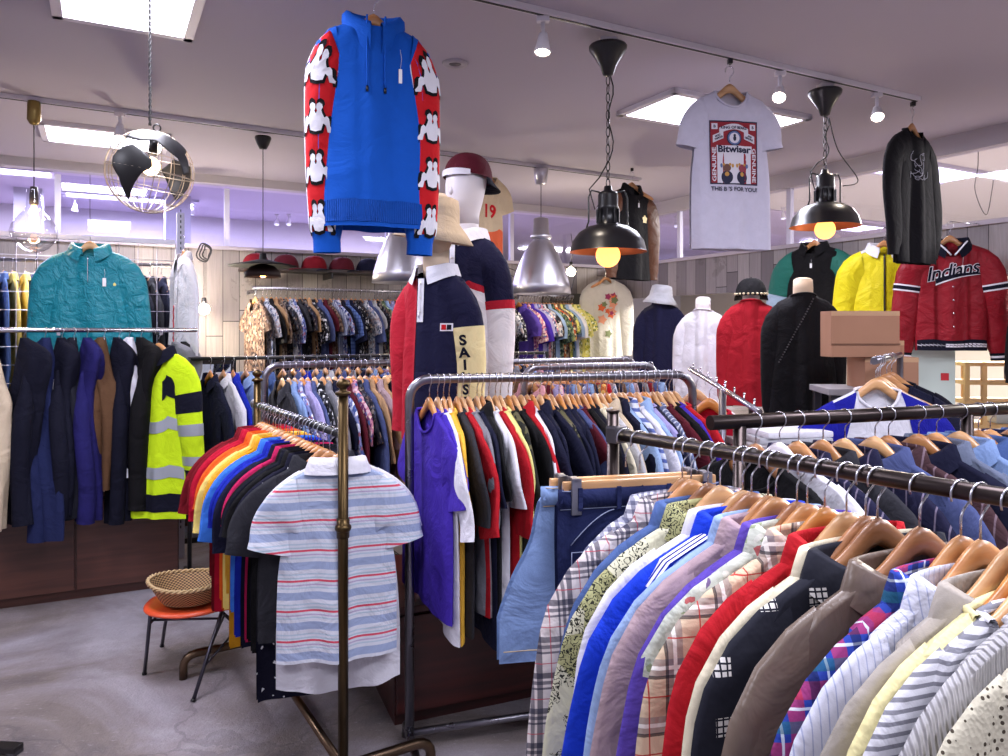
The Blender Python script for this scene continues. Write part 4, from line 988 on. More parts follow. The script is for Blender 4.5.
# R2: the pipe rack behind it -----------------------------------------------------
A2 = at(720, 415, .24*740/85); A2.z = 0; B2 = at(1008, 402, .24*740/72); B2.z = 0
dR2, L2, a2 = rack_line(A2, B2)
B2 = A2+dR2*1.5
t = thing('clothes_rack', 'dark thick pipe rack behind the right foreground rack', 'clothes rack', (A2.x, A2.y, 0), a2)
MB().tube([(-.03, 0, h1-.019), (1.45, 0, h1-.019)], .019, 18).build('rail', steeld, t)
for x in (.06, .86):
    MB().tube([(x, 0, .03), (x, 0, h1-.03)], .017, 14).build('post', steeld, t)
    MB().tube([(x, -.25, 0), (x, -.24, .035), (x, .24, .035), (x, .25, 0)], .015, 10).build('foot', steeld, t)
R2S = [('black', 'tee', dict(word='T-shirt', cat='T-shirt')), ('white', 'tee', dict(word='T-shirt', cat='T-shirt', hanger='white')), ('navy stripes', 'shirt'), ('charcoal', 'shirt'), ('navy stripes', 'shirt'), ('slate blue', 'shirt'), ('brown stripes', 'shirt'), ('navy', 'shirt'), ('grey denim', 'jacket', dict(word='jacket', cat='jacket')),
       ('light denim', 'jacket', dict(word='jacket', cat='jacket')), ('mid denim', 'jacket', dict(word='jacket', cat='jacket')), ('black denim', 'jacket', dict(word='jacket', cat='jacket')), ('dark denim', 'jacket', dict(word='jacket', cat='jacket')), ('mid denim', 'jacket', dict(word='jacket', cat='jacket')), ('red bandana print', 'shirt', dict(word='blouse')), ('grey denim', 'jacket', dict(word='jacket', cat='jacket'))]
fill(A2, B2, h1, a2-radians(82), R2S, 'thick pipe rack', 'shirt', ['tan', 'brown', 'pale', 'tan'], t0=.06, t1=.86, seed=11, endword='left', jyaw=.05)
# R3: the central steel rack ----------------------------------------------------------
A3 = Wp(-.36, 2.82); B3 = Wp(.80, 3.14); h3 = EH-.17*K
dR3, L3, a3 = rack_line(A3, B3)
u_rack('grey steel rack with rounded corners in the centre, full of T-shirts', A3, B3, h3+.0, steel, back=.09)
R3S = [('purple', 'tee', dict(yaw=.14, amp=.006)), ('purple', 'tee'), ('white', 'tee'), ('golden yellow', 'tee'), ('charcoal', 'tee'), ('red', 'tee'), ('grey', 'tee'), ('navy', 'tee'), ('black', 'polo'), ('white', 'tee'), ('red', 'tee'), ('pale yellow', 'tee'),
       ('camouflage', 'tee'), ('black', 'tee'), ('red', 'polo'), ('white', 'tee'), ('navy', 'tee'), ('navy', 'polo', dict(amp=.004)), ('navy', 'tee'), ('camouflage', 'tee'), ('navy', 'tee'), ('navy', 'tee'), ('slate blue', 'tee'), ('maroon', 'tee'), ('black', 'tee'),
       ('dark navy', 'tee'), ('cream', 'tee'), ('pale grey', 'tee'), ('beige', 'polo'), ('navy', 'polo'), ('light blue', 'tee'), ('blue and white stripes', 'polo'), ('white', 'tee'), ('light blue', 'polo'), ('lavender', 'tee'), ('navy', 'tee'), ('grey-blue stripes', 'tee'), ('maroon', 'tee'), ('black', 'tee'), ('purple', 'tee'), ('red', 'tee')]
g3 = fill(A3, B3, h3, a3-radians(86), R3S, 'central rack', 'T-shirt', ['pale', 'pale', 'pale', 'tan', 'honey'], t0=.06, t1=.93, seed=21, cat='T-shirt', endword='left', jyaw=.07, scale=1.06)
# R4: the rainbow rack ----------------------------------------------------------------
A4 = Wp(-1.19, 3.57); B4 = Wp(-.55, 2.53); h4 = EH-.345*K
dR4, L4, a4 = rack_line(A4, B4)
t = thing('clothes_rack', 'antique bronze rack with finials holding the rainbow of polo shirts', 'clothes rack', (A4.x, A4.y, 0), a4)
for x in (0, L4):
    b = MB(); ht = EH-.225*K if x else EH-.25*K
    b.tube([(x, 0, .09), (x, 0, ht)], .016, 14)
    b.build('post', antique, t)
    b = MB(); b.lathe([(.016, 0), (.024, .004), (.024, .012), (.013, .016), (.011, .022), (.020, .030), (.022, .038), (.016, .048), (0, .054)], (x, 0, ht), 16); b.build('finial', antique, t)
    b = MB(); b.ball((x, 0, h4-.30 if x else h4-.32), .026, 14, 8, (1, 1, .7)); b.tube([(x, 0, h4-.33), (x, 0, h4-.27)], .020, 12); b.build('post_knob', antique, t)
    path = [(x, -.30, 0), (x, -.30, .05)]+[(x, -.30+.05-.05*cos(a), .05+.045*sin(a)) for a in (pi/8, pi/4, 3*pi/8, pi/2)]+[(x, .25, .095)]+[(x, .25+.05*sin(a), .05+.045*cos(a)) for a in (pi/8, pi/4, 3*pi/8, pi/2)]+[(x, .30, 0)]
    MB().tube(path, .017, 14).build('foot', metal('brown_steel', (112, 92, 74), .3), t)
MB().tube([(-.03, 0, h4-.013), (L4, 0, h4-.013)], .013, 14).build('rail', blkm, t)
MB().ball((-.045, 0, h4-.013), .02).build('rail_end_ball', steel, t)
MB().tube([(0, 0, .095), (L4, 0, .095)], .014, 12).build('base_rail', metal('brown_steel', (112, 92, 74), .3), t)
R4S = [('dark red', 'polo'), ('dark red', 'polo', dict(L=.70)), ('crimson', 'polo'), ('crimson', 'polo', dict(L=.68)), ('orange', 'polo'), ('orange', 'polo'), ('light yellow', 'polo'), ('golden yellow', 'polo'), ('mustard', 'polo', dict(L=.74)), ('sky blue', 'polo'), ('sky blue', 'polo'), ('royal blue', 'polo'), ('royal blue', 'polo'), ('navy', 'polo'), ('magenta', 'polo'), ('black', 'polo'), ('dark navy', 'polo'), ('black', 'polo'), ('navy with white dots', 'polo', dict(L=.76)), ('charcoal', 'polo')]
g4 = fill(A4, B4, h4, radians(30), R4S, 'bronze-post rack', 'polo shirt', ['pale', 'tan', 'pale', 'honey'], t0=.08, t1=.83, seed=31, cat='polo shirt', endword='the far end', jyaw=.04, scale=.90)
p = A4.lerp(B4, .885); p.z = h4+.0017
hanger(p, radians(14), 'tan', 'tan wooden hanger of the plain white T-shirt behind the striped polo', w=.75)
garment('t_shirt', 'plain white T-shirt with a long tail behind the striped polo', 'T-shirt', p+Vector((.03, .0, 0)), radians(14), C['white'], 'tee', seed=77, L=.69, W=.17, WH=.195, T0=.014, T1=.02, hemc=.03, sl=dict(length=.16, ang=30, ang2=16, w0=.19, w1=.15))
p = A4.lerp(B4, .955); p.z = h4+.0017
hanger(p, radians(13), 'pale', 'pale wooden hanger of the white, blue and red striped polo shirt', w=.76)
g, c = garment('polo_shirt', 'white polo shirt with pale blue and red stripes, nearest on the bronze-post rack', 'polo shirt', p, radians(15)+pi, C['striped polo cotton'], 'polo', seed=78, L=.60, W=.175, WH=.185, T0=.02, T1=.03, nd=.03, NW=.075, collar_mat=C['white'], amp=.010, sl=dict(length=.17, ang=26, ang2=14, w0=.19, w1=.14))
# distant racks -----------------------------------------------------------------------
PAT = ['blue floral', 'dark floral', 'pale print', 'black and white print', 'navy', 'pink floral', 'mid-blue check', 'grey-blue stripes', 'slate blue', 'tan', 'grey', 'light denim', 'lavender', 'navy dobby']
A6 = Wp(-1.27, 3.93); B6 = A6+Vector((UX, UY, 0))*1.06
u_rack('grey steel rack with rounded corner behind the bronze-post rack', A6, B6, h3, steel)
L6 = ['charcoal', 'light denim', 'blue floral', 'lavender', 'slate blue', 'black and white print', 'grey', 'navy', 'blue floral', 'maroon', 'pink floral', 'dark floral', 'slate blue', 'tan', 'mauve', 'tan', 'dark navy', 'grey', 'charcoal', 'grey denim', 'grey-blue stripes', 'lavender', 'slate blue', 'mid-blue check', 'navy dobby', 'navy dobby', 'light denim', 'lavender', 'pale print', 'mid denim']
fill(A6, B6, h3, ROOM_A-radians(84), [(c_, 'shortshirt' if i % 3 else 'shirt') for i, c_ in enumerate(L6)], 'rounded grey rack left of centre', 'shirt', ['pale', 'tan', 'pale', 'honey'], t0=.07, t1=.97, seed=41, endword='left', mid=True)
A5 = Wp(-1.98, 4.66); B5 = A5+Vector((UX, UY, 0))*2.4
def bar_rack(name_label, p0, p1, h, m, r=.011, posts=3):
    d = p1-p0; L = d.length; t = thing('clothes_rack', name_label, 'clothes rack', (p0.x, p0.y, 0), math.atan2(d.y, d.x))
    MB().tube([(0, 0, h-r), (L, 0, h-r)], r, 10).build('rail', m, t)
    for i in range(posts):
        x = L*i/(posts-1); MB().tube([(x, 0, .03), (x, 0, h)], r*1.1, 10).build('post', m, t)
        MB().tube([(x, -.24, 0), (x, -.23, .03), (x, .23, .03), (x, .24, 0)], r, 8).build('foot', m, t)
    return t
bar_rack('thin black rack with blue jackets running behind the grey racks', A5, B5, h3, blkm)
L5 = ['navy', 'white', 'royal blue', 'light blue', 'mid denim', 'mid denim', 'charcoal', 'slate blue', 'royal blue', 'mid denim', 'pale grey', 'slate blue', 'grey', 'navy', 'light denim', 'blue floral', 'navy', 'mid denim', 'tan', 'grey', 'slate blue', 'dark navy', 'light denim', 'maroon', 'pale print', 'slate blue', 'navy', 'pink floral', 'mid denim', 'grey', 'navy', 'light blue', 'pink', 'slate blue']
fill(A5, B5, h3, ROOM_A-radians(80), [(c_, 'shirt') for c_ in L5], 'long thin black rack', 'shirt', ['honey', 'tan', 'tan'], t0=.04, t1=.98, seed=51, endword='left', far=True)
A7 = Wp(.10, 3.74); B7 = Wp(.82, 3.98)
u_rack('steel rack close behind the central rack', A7, B7, h3, steel)
L7 = ['pink', 'maroon', 'lavender', 'pink floral', 'slate blue', 'light denim', 'tan', 'blue floral', 'light blue', 'navy', 'orange print', 'red', 'pale print', 'navy', 'brown', 'light denim', 'mauve', 'navy', 'grey', 'dark red', 'slate blue', 'light blue']
fill(A7, B7, h3, radians(-58), [(c_, 'shirt') for c_ in L7], 'steel rack behind the central one', 'shirt', ['tan', 'pale', 'honey'], t0=.06, t1=.94, seed=61, endword='left', far=True)
A8 = Wp(-.02, 4.35); B8 = Wp(.85, 4.78)
u_rack('third steel rack back from the central rack', A8, B8, h3, steel)
L8 = ['brown', 'navy', 'tan', 'green print', 'slate blue', 'maroon', 'cream', 'dark floral', 'navy', 'orange print', 'light denim', 'pink', 'grey', 'brown print', 'slate blue', 'tan', 'light blue', 'red']
fill(A8, B8, h3, radians(-62), [(c_, 'shirt') for c_ in L8], 'third rack behind the central one', 'shirt', ['tan', 'pale', 'honey'], t0=.06, t1=.94, seed=71, endword='left', far=True)
# back wall rails with printed shirts --------------------------------------------------------
hw = 1.98*K
def wall_rail(a0, a1, label, h=hw, off=.40):
    p0 = room_pt(a0, -off); p1 = room_pt(a1, -off); d = p1-p0; L = d.length
    t = thing('wall_rail', label, 'rail', (p0.x, p0.y, h), ROOM_A)
    MB().tube([(0, 0, -.012), (L, 0, -.012)], .012, 10).build('bar', steel, t)
    n = max(2, int(L/.9)+1)
    for i in range(n):
        x = .03+(L-.06)*i/(n-1); b = MB(); b.box((x, off/2-.0, -.035), (.012, off-.02, .03), .002); b.build('bracket', steel, t)
    return p0, p1
aL = -4.27*K; aR = -.42*K
W0, W1 = wall_rail(aL, -2.72*K, 'steel wall rail of printed shirts below the cap shelf')
LW1 = ['brown print', 'pale print', 'black', 'tan', 'brown print', 'dark floral', 'pale print', 'blue floral', 'charcoal', 'dark floral', 'tan', 'black and white print', 'slate blue', 'maroon', 'brown print', 'grey-blue stripes', 'blue floral', 'dark navy', 'mid-blue check', 'navy', 'black and white print', 'dark floral', 'pale print', 'slate blue', 'pale grey', 'dark floral', 'green print', 'light blue', 'lavender', 'dark navy', 'black', 'black', 'charcoal', 'dark floral', 'pale print', 'black and white print']
fill(W0, W1, hw, ROOM_A-radians(78), [(c_, 'shortshirt') for c_ in LW1], 'wall rail under the caps', 'short-sleeved shirt', ['honey', 'tan'], t0=.02, t1=.98, seed=81, endword='left', far=True, scale=.9)
W0, W1 = wall_rail(-2.58*K, -1.75*K, 'short steel wall rail just left of the mannequins')
LW2 = ['black and white print', 'pale print', 'blue floral', 'dark floral', 'black and white print', 'brown print', 'pale print', 'charcoal', 'blue floral', 'black and white print', 'dark floral', 'grey', 'pale print', 'black and white print']
fill(W0, W1, hw, ROOM_A-radians(78), [(c_, 'shortshirt') for c_ in LW2], 'middle wall rail', 'short-sleeved shirt', ['honey', 'tan'], t0=.04, t1=.96, seed=91, endword='left', far=True, scale=.9)
W0, W1 = wall_rail(-1.62*K, -.92*K, 'steel wall rail of bright printed shirts beside the green planks')
LW3 = ['violet', 'pink floral', 'purple', 'lavender', 'blue floral', 'pink floral', 'pale print', 'dark floral', 'light blue', 'green print', 'orange print', 'brown print', 'yellow print', 'green print', 'light blue', 'white', 'yellow print', 'pale yellow', 'yellow print']
fill(W0, W1, hw, ROOM_A-radians(76), [(c_, 'shortshirt') for c_ in LW3], 'right wall rail', 'short-sleeved shirt', ['honey', 'tan'], t0=.03, t1=.97, seed=101, endword='left', far=True, scale=.95)
# ---------------------------------------------------------------- left display: grid, bar with trousers, teal shirt
chrome = metal('chrome', (210, 208, 216), .2, .1); gridm = metal('grid_wire', (196, 192, 206), .35, .1)
G0 = Wp(-3.2, 4.7); hG = EH+.6*K; GL = 1.02*K; gx0 = -1.3
t = thing('grid_panel', 'white wire grid panel behind the teal shirt with a bright top bar', 'grid panel', (G0.x, G0.y, 0), ROOM_A)
m = MB(); nx = 22
for i in range(nx):
    x = gx0+(GL-gx0)*i/(nx-1); m.tube([(x, 0, .5), (x, 0, hG)], .0022, 5, smooth=True)
for j in range(15): z = .5+(hG-.5)*j/14; m.tube([(gx0, -.004, z), (GL, -.004, z)], .0022, 5)
m.build('wire_mesh', gridm, t)
MB().box(((gx0+GL)/2, 0, hG+.012), (GL-gx0, .03, .03), .004).build('top_bar', plain('bar_white', (226, 222, 236), .4), t)
for x in (0.0-.06, GL+.03):
    b = MB(); b.box((x, 0, (hG+.2)/2), (.045, .04, hG+.2), .003); o = b.build('slotted_upright', plain('upright_grey', (176, 174, 190), .45, metal=.4), t)
    b = MB()
    for k in range(60): b.box((x, -.0205, .2+k*.034), (.007, .002, .018))
    b.build('slots', blk, o)
t['category'] = 'grid panel'
# rail with coats on the wall behind the grid
q0 = uv(Vector((G0.x, G0.y, 0)), -.1, .42); q1 = uv(q0, GL+.05, 0); hq = EH+.50*K
tt = thing('wall_rail', 'steel rail of coats behind the wire grid at far left', 'rail', (q0.x, q0.y, hq), ROOM_A)
MB().tube([(-.2, 0, -.012), (GL+.1, 0, -.012)], .012, 10).build('bar', steel, tt)
LB = ['blue and white stripes', 'mid denim', 'light yellow', 'light yellow', 'slate blue', 'dark red', 'dark red', 'maroon', 'navy', 'charcoal', 'dark navy', 'black', 'navy', 'dark denim', 'black', 'dark navy', 'charcoal', 'navy']
fill(q0, q1, hq, ROOM_A-radians(80), [(c_, 'jacket', dict(L=.75)) for c_ in LB], 'rail behind the wire grid', 'coat', ['honey', 'tan'], t0=.02, t1=.98, seed=121, cat='coat', endword='left', far=True)
# front bar with hooks and trousers
b0 = Wp(-2.76, 4.05); b1 = Wp(-2.76+.88*1.0, 4.05+.48*1.0); bd = (b1-b0).normalized(); bs = b0-bd*1.0
hb = EH+.012; Lb = (b1-bs).length
t = thing('display_bar', 'shiny steel bar carrying the row of dark trousers', 'rail', (bs.x, bs.y, hb), math.atan2(bd.y, bd.x))
MB().tube([(0, 0, -.0125), (Lb, 0, -.0125)], .0125, 16).build('bar', chrome, t)
for x in (.45, 1.25, Lb-.18): b = MB(); b.box((x, .22, -.03), (.018, .44, .022), .003); b.build('arm', chrome, t)
def drape(name, label, cat, loc, rz, m, L=1.0, w=.16, seed=0, legs=True, flare=.1, side=1, hipw=None, hook=True, tagp=0, trims=None, d0=.05):
    """trousers hung from one belt loop: pinched top, broad hip, two legs side by side"""
    r = random.Random(seed); t = thing(name, label, cat, loc, rz)
    rings = []; n = 16; hw_ = hipw or w*1.25
    if hook: h = MB(); path = [(.016*cos(radians(200-i*26)), 0, -.016+.016*sin(radians(200-i*26))) for i in range(9)]+[(.0, 0, -.04), (0, 0, -.058), (.006, 0, -.066)]; h.tube(path, .0018, 6); h.build('hook', HOOKM, t)
    zt = -d0; pts = []
    N = 28; rows = 22
    ph = [r.uniform(0, 6) for _ in range(4)]; b = MB()
    for j in range(rows+1):
        v = j/rows; z = zt-L*v
        if v < .16: ww = .012+(hw_-.012)*sin(v/.16*pi/2)**.9
        else: ww = hw_+(w-hw_)*min(1, (v-.16)/.25)+flare*w*max(0, v-.5)
        th = .018+.030*min(1, v*5)-.012*v
        for k in range(N):
            a = 2*pi*k/N; f = 1+.16*sin(3*a+ph[0]+v*3)*min(1, v*4)+.12*sin(5*a+ph[1]-v*4)*min(1, v*4)
            sl_ = side*.25*hw_*sin(min(1, v/.3)*pi)*.8+.02*sin(v*6+ph[2])
            tilt = (.06*cos(a)*side if v < .4 else 0)*(v/.16 if v < .16 else 1)*(1 if v < .16 else max(0, (.4-v)/.24))
            notch = .03*(1 if cos(a) > 0 else -1)*max(0, v-.95)*10*.4
            pts.append((sl_+ww/2*cos(a)*f, th*sin(a)*f*(1.0+.5*abs(cos(a))), z+tilt+notch))
    b.grid(pts, N, rows+1, True); b.build('body', m, t)
    if legs:
        b = MB(); path = []
        for j in range(9): v = .18+.80*j/8; path.append((side*.03+.02*sin(v*6+ph[2])+w*.12, -.045+.008*sin(v*9), zt-L*v*1.02))
        b.tube(path, [.012+.03*min(1, j/2)*(w/.16) for j in range(9)], 12, cap=False); b.build('front_leg', m, t)
    for i in range(tagp): price_tag(t, (w*(-.1+.3*i), -.06, zt-.16-.05*i), L=.06+.02*i, size=.014, th=.035)
    return t
TR = [(-8, 'beige', 'coat', 'beige cotton coat at the left edge of the picture', 1.02, .17, 0), (24, 'dark navy', 'trousers', 'dark navy jeans with contrast seams, second along the steel bar', 1.0, .15, 0), (45, 'dark denim', 'jeans', 'dark indigo jeans hanging between two navy pairs', 1.1, .17, 1), (62, 'dark navy', 'jeans', 'dark navy jeans with two price tags left of the purple-blue pair', .98, .13, 2), (74, 'black denim', 'jeans', 'blackish jeans with a pale seam beside the indigo pair', 1.0, .12, 1),
      (87, 'navy', 'jeans', 'deep blue-violet trousers in the middle of the steel bar', 1.02, .14, 1), (104, 'brown', 'trousers', 'brown corduroy trousers hanging left of the white pair', .86, .12, 1), (119, 'dark navy', 'trousers', 'long navy trousers behind the brown pair', 1.05, .12, 0), (129, 'white', 'trousers', 'white trousers on the steel bar', .80, .10, 0), (141, 'black', 'trousers', 'black work trousers between the white pair and the yellow jacket', .98, .17, 0)]
cm('indigo violet', (24, 20, 78), 'denim')
for i, (px, col, nm, lb, L, w, tg) in enumerate(TR):
    k = (px-504)/F; tt_ = (b0.x-k*b0.y)/(k*bd.y-bd.x); p = b0+bd*tt_; p.z = hb
    mm = C['indigo violet'] if px == 87 else C[col]
    drape(nm, lb, 'trousers' if nm != 'coat' else 'coat', p, ROOM_A-radians(55)+.1*sin(i*2), mm, L*.93, w*1.15, seed=200+i, side=1 if i % 2 else -1, tagp=tg)
# hi-vis work jacket
p = b0+bd*((lambda k: (b0.x-k*b0.y)/(k*bd.y-bd.x))((158-504)/F))+Vector((.03, -.06, 0)); p.z = hb
hv = fabric('hi_vis_yellow', (206, 240, 30), crumple=.5); refl = plain('reflective_tape', (176, 182, 190), .3, metal=.4)
hanger(p, radians(-8), 'tan', 'tan wooden hanger of the fluorescent yellow work jacket', w=.88)
g, c = garment('work_jacket', 'fluorescent yellow work jacket with navy yoke and grey reflective bands', 'jacket', p, radians(-18), hv, 'jacket', seed=221, L=.88, W=.165, WH=.18, amp=.02, T0=.03, T1=.05, collar_mat=C['dark navy'], sl=dict(length=.60, ang=14, ang2=2, w0=.19, w1=.13))
def band(c, z0, z1, name, mat, parent, sides=(-1, 1), x0=-.97, x1=.97):
    b = MB(); n = 18
    for sd in sides:
        v0 = c.inv(0, z0)[1]; v1 = c.inv(0, z1)[1]
        pts = [c.S(sd, x0+(x1-x0)*i/n, v0+(v1-v0)*j/4)+Vector((0, sd*.0035, 0)) for j in range(5) for i in range(n+1)]; b.grid(pts, n+1, 5)
    return b.build(name, mat, parent)
for z0, z1 in ((-.50, -.56), (-.74, -.80)): band(c, z0, z1, 'reflective_band', refl, g)
band(c, -.15, -.25, 'navy_yoke', C['dark navy'], g, x0=-.9, x1=-.1); band(c, -.88, -.97, 'navy_hem', C['dark navy'], g); band(c, -.30, -.40, 'navy_pocket_panel', C['dark navy'], g, x0=.35, x1=.85)
def sleeve_band(t, c, sx, u0, u1, mat, S, name='sleeve_band', grow=1.05):
    S = dict(S); mb = c.sleeve(sx, **S); nu = S.get('nu', 14); nr = S.get('nr', 18); pts = []
    rows = [u0+(u1-u0)*k/3 for k in range(4)]
    for u in rows:
        f = u*nr; i = min(nr-1, int(f)); fr = f-i; ring = [Vector(mb.v[i*nu+k]).lerp(Vector(mb.v[(i+1)*nu+k]), fr) for k in range(nu)]
        cc = sum(ring, Vector())/nu; pts += [cc+(q-cc)*grow for q in ring]
    b = MB(); b.grid(pts, nu, 4, True); return b.build(name, mat, t)
SJ = dict(length=.60, ang=14, ang2=2, w0=.19, w1=.13, cuff=.08)
for sx in (-1, 1):
    sleeve_band(g, c, sx, .52, .62, refl, SJ, 'reflective_band'); sleeve_band(g, c, sx, .80, .88, refl, SJ, 'reflective_band')
    sleeve_band(g, c, sx, .25, .42, C['dark navy'], SJ, 'navy_elbow_panel'); sleeve_band(g, c, sx, .92, 1.0, C['dark navy'], SJ, 'navy_cuff')
p = at(176, 333, 4.75); drape('trousers', 'long grey trousers hanging behind the fluorescent jacket', 'trousers', p, ROOM_A-.8, C['grey'], .88, .17, seed=240)
p = at(181, 333, 4.8); drape('trousers', 'black trousers hanging right of the fluorescent jacket', 'trousers', p, ROOM_A-.8, C['black'], .95, .14, seed=241)
# teal half-zip
p = at(90, 226, 4.45); p.z += .0
cable([p+Vector((0, 0, .28)), p+Vector((0, 0, .14)), p+Vector((0, 0, .005))], 'thin line the teal shirt hangs from', .0015, 'hanging_line')
hanger(p, radians(14), 'pale', 'pale wooden hanger of the teal windbreaker shirt', w=.80)
g, c = garment('windbreaker', 'teal crinkled pullover shirt with a collar hanging on the wire grid', 'shirt', p, radians(14), fabric('teal_nylon', (16, 132, 148), rough=.42, crumple=.75, cscale=16, spec=.4), 'jacket', seed=130, L=.66, W=.182, WH=.20, nd=.05, amp=.012, T0=.03, T1=.045, sl=dict(length=.62, ang=12, ang2=3, w0=.19, w1=.14))
price_tag(g, c.surf(.08, -.235), L=.05, size=.018, th=.045)
c.decal([(-.005, -.006, 0), (.006, -.007, 0), (.009, .002, 0), (.001, .012, 0), (-.007, .004, 0)], [(0, 1, 2, 3, 4)], .13, -.32, 'chest_emblem', plain('emblem_yellow', (226, 214, 120), .5), g)
MB().tube([c.surf(0, z, -1, .003) for z in [-.17-.02*i for i in range(8)]], .0018, 6).build('zip', chrome, g)
# long white garment with red letters, mirror, plank-side things
p = at(183, 236, 4.95)
hanger(p, ROOM_A-radians(78), 'honey', 'honey wooden hanger of the long white top with red lettering', w=.64)
g, c = garment('white_tunic', 'long white top with red writing hanging edge-on beside the slotted upright', 'top', p, ROOM_A-radians(80), C['white'], 'shirt', seed=131, L=.95, W=.15, WH=.20, sl=dict(w0=.16, w1=.09))
for i, ch_ in enumerate('ROYALS'):
    vs, fs = text_mesh(ch_, .06, bold=.002)
    c.decal(vs, fs, -.10, -.48-.055*i, 'red_letter', plain('letter_red', (200, 24, 44), .6), g) if False else None
m_ = plain('letter_red', (200, 24, 44), .6)
b = MB(); b.tube([c.surf(-.12+.02*sin(i*2.1), -.42-.018*i, -1, .003) for i in range(16)], .0035, 5); b.build('red_script', m_, g)
t = thing('mirror', 'black framed mirror against the planks right of the steel bar', 'mirror', at(208, 332, 5.6), ROOM_A-.2)
fz = 1.25; m = MB(); w_ = .33
for x in (-w_/2, w_/2): m.box((x, 0, -fz/2), (.035, .03, fz), .004)
for z in (-.017, -fz+.017): m.box((0, 0, z), (w_, .03, .035), .004)
m.build('frame', blk, t); mm = NT('mirror_glass'); mm.b.inputs['Metallic'].default_value = 1; mm.b.inputs['Roughness'].default_value = .04; mm.b.inputs['Base Color'].default_value = lin((190, 205, 225)); MB().box((0, .002, -fz/2), (w_-.03, .008, fz-.03)).build('glass', mm.m, t)
t.location.z = fz+.0; t.rotation_euler = (0, 0, ROOM_A-.2)
# cap shelf
s0 = room_pt(-4.32*K, -.16, 2.15*K); s1 = room_pt(-2.75*K, -.16, 2.15*K)
t = thing('wall_shelf', 'dark shelf of baseball caps high on the plank wall', 'shelf', (s0+s1)/2, ROOM_A); Ls = (s1-s0).length
MB().box((0, 0, 0), (Ls, .30, .025), .003).build('board', wood('dark_shelf_wood', (52, 38, 34), (36, 26, 24), .5), t)
for x in (-Ls/2+.05, 0, Ls/2-.05): b = MB(); b.box((x, 0, -.04), (.015, .28, .05), .002); b.build('bracket', blk, t)
def cap(name, label, loc, rz, m, brim=None, R=.095, bm=True):
    t = thing(name, label, 'cap', loc, rz); prof = []
    b = MB(); pts = []; N = 28
    for j in range(9):
        v = j/8; r_ = R*cos(v*pi/2*.98)**.75; z = .115*sin(v*pi/2)**.95
        for k in range(N): a = 2*pi*k/N; pts.append((r_*cos(a)*.92, r_*sin(a)*1.05-.01*v, z+.004))
    b.grid(pts, N, 9, True); b.build('crown', m, t)
    b = MB(); pts = []
    for j in range(5):
        for i in range(15):
            a = -pi+pi*(i/14); e = j/4; rr = 1+e*.85*sin(-a)**.7 if sin(-a) > 0 else 1
            pts.append((R*.93*cos(a)*(1+.06*e), R*1.05*sin(a)*rr, .006-.02*e*abs(cos(a))**2-.012*e))
    b.grid(pts, 15, 5); b.build('brim', brim or m, t, solid=.003)
    MB().ball((0, -.01, .119), .006, 8, 6).build('top_button', brim or m, t)
    return t
CP = [('dark red', 'dark red cap at the left end of the wall shelf'), ('maroon', 'maroon cap, second from left on the wall shelf'), ('dark red', 'dark red cap with a navy brim in the middle of the shelf'), ('maroon', 'maroon cap between the red and the navy caps'), ('navy', 'navy cap, second from right on the wall shelf'), ('royal blue', 'blue cap at the right end of the wall shelf')]
for i, (c_, lb) in enumerate(CP):
    p = s0.lerp(s1, .08+.84*i/5); p.z += .0125
    cap('baseball_hat', lb, p, ROOM_A+.5+.2*sin(i*3), C[c_], C['dark navy'] if i in (2, 3, 5) else None, R=.11)

# ---------------------------------------------------------------- hoodie hanging from the near track
SL = dict(length=.72, ang=4, ang2=-2, w0=.16, w1=.115, a0=26, cuff=.09, th=.042, nu=16, nr=16)
p = at(374, 0, 2.9); p.z = CH-.065
blue = fabric('blue_sweatshirt', (14, 84, 186), crumple=.28)
rzh = radians(18)
hanger(p, rzh, 'tan', 'tan wooden hanger of the blue hooded sweatshirt, highest in the picture', w=.80)
g, c = garment('hooded_sweatshirt', 'bright blue hooded sweatshirt with red sleeve bands hanging from the ceiling track', 'hoodie', p, rzh, blue, 'sweat', seed=140, L=.73, W=.185, WH=.19, nd=.03, NW=.075, amp=.007, T0=.045, T1=.07, top=.004, sl=SL)
for ch in list(g.children):
    if ch.name.startswith('neckband'): bpy.data.objects.remove(ch)
# hood lying open behind and at the sides of the neck
b = MB(); pts = []; n = 24
for i in range(n+1):
    a = -pi+.25+(2*pi-.5)*i/n; f = max(0, -cos(a)); bk = max(0, cos(a))
    x, y = sin(a), cos(a); zb = c.z0-.055*f
    prof = [(.068, .0), (.076, .018), (.080, .034+.01*bk), (.096, .038+.01*bk), (.112, .022), (.114, -.005), (.104, -.035-.03*f), (.085, -.05-.04*f)]
    for r_, z in prof: pts.append((x*r_*(1.0-.25*f), y*r_*(.62), zb+z))
b.grid(pts, 8, n+1); b.build('hood', blue, g)
for x in (-.033, .030):
    path = [c.surf(x, z, -1, .006) for z in [c.z0-.03-.018*i for i in range(13)]]
    o = MB().tube([(x, -.068, c.z0+.002)]+path, .0032, 8).build('drawstring', blue, g); MB().tube([path[-1], path[-1]+Vector((0, 0, -.018))], .0045, 8).build('cord_tip', blk, o)
b = MB(); n = 20   # hem rib and kangaroo-free front
band(c, c.z0-.64, c.z0-.715, 'hem_rib', fabric('blue_rib', (13, 78, 176), 'knit', rib='x', per=.007), g)
price_tag(g, c.surf(.085, c.z0-.10), L=.07, size=.012, th=.05)
redt = fabric('red_tape', (196, 26, 34)); whit = C['white']; blkf = C['black']
OMH = [(.001, .018), (.005, .026), (.001, .036), (.003, .048), (.012, .054), (.021, .049), (.024, .039), (.019, .029), (.022, .020), (.029, .006), (.038, .012), (.046, .004), (.050, -.020), (.062, -.034), (.060, -.041), (.042, -.041), (.036, -.020), (.026, -.014), (.020, -.036), (.002, -.040)]
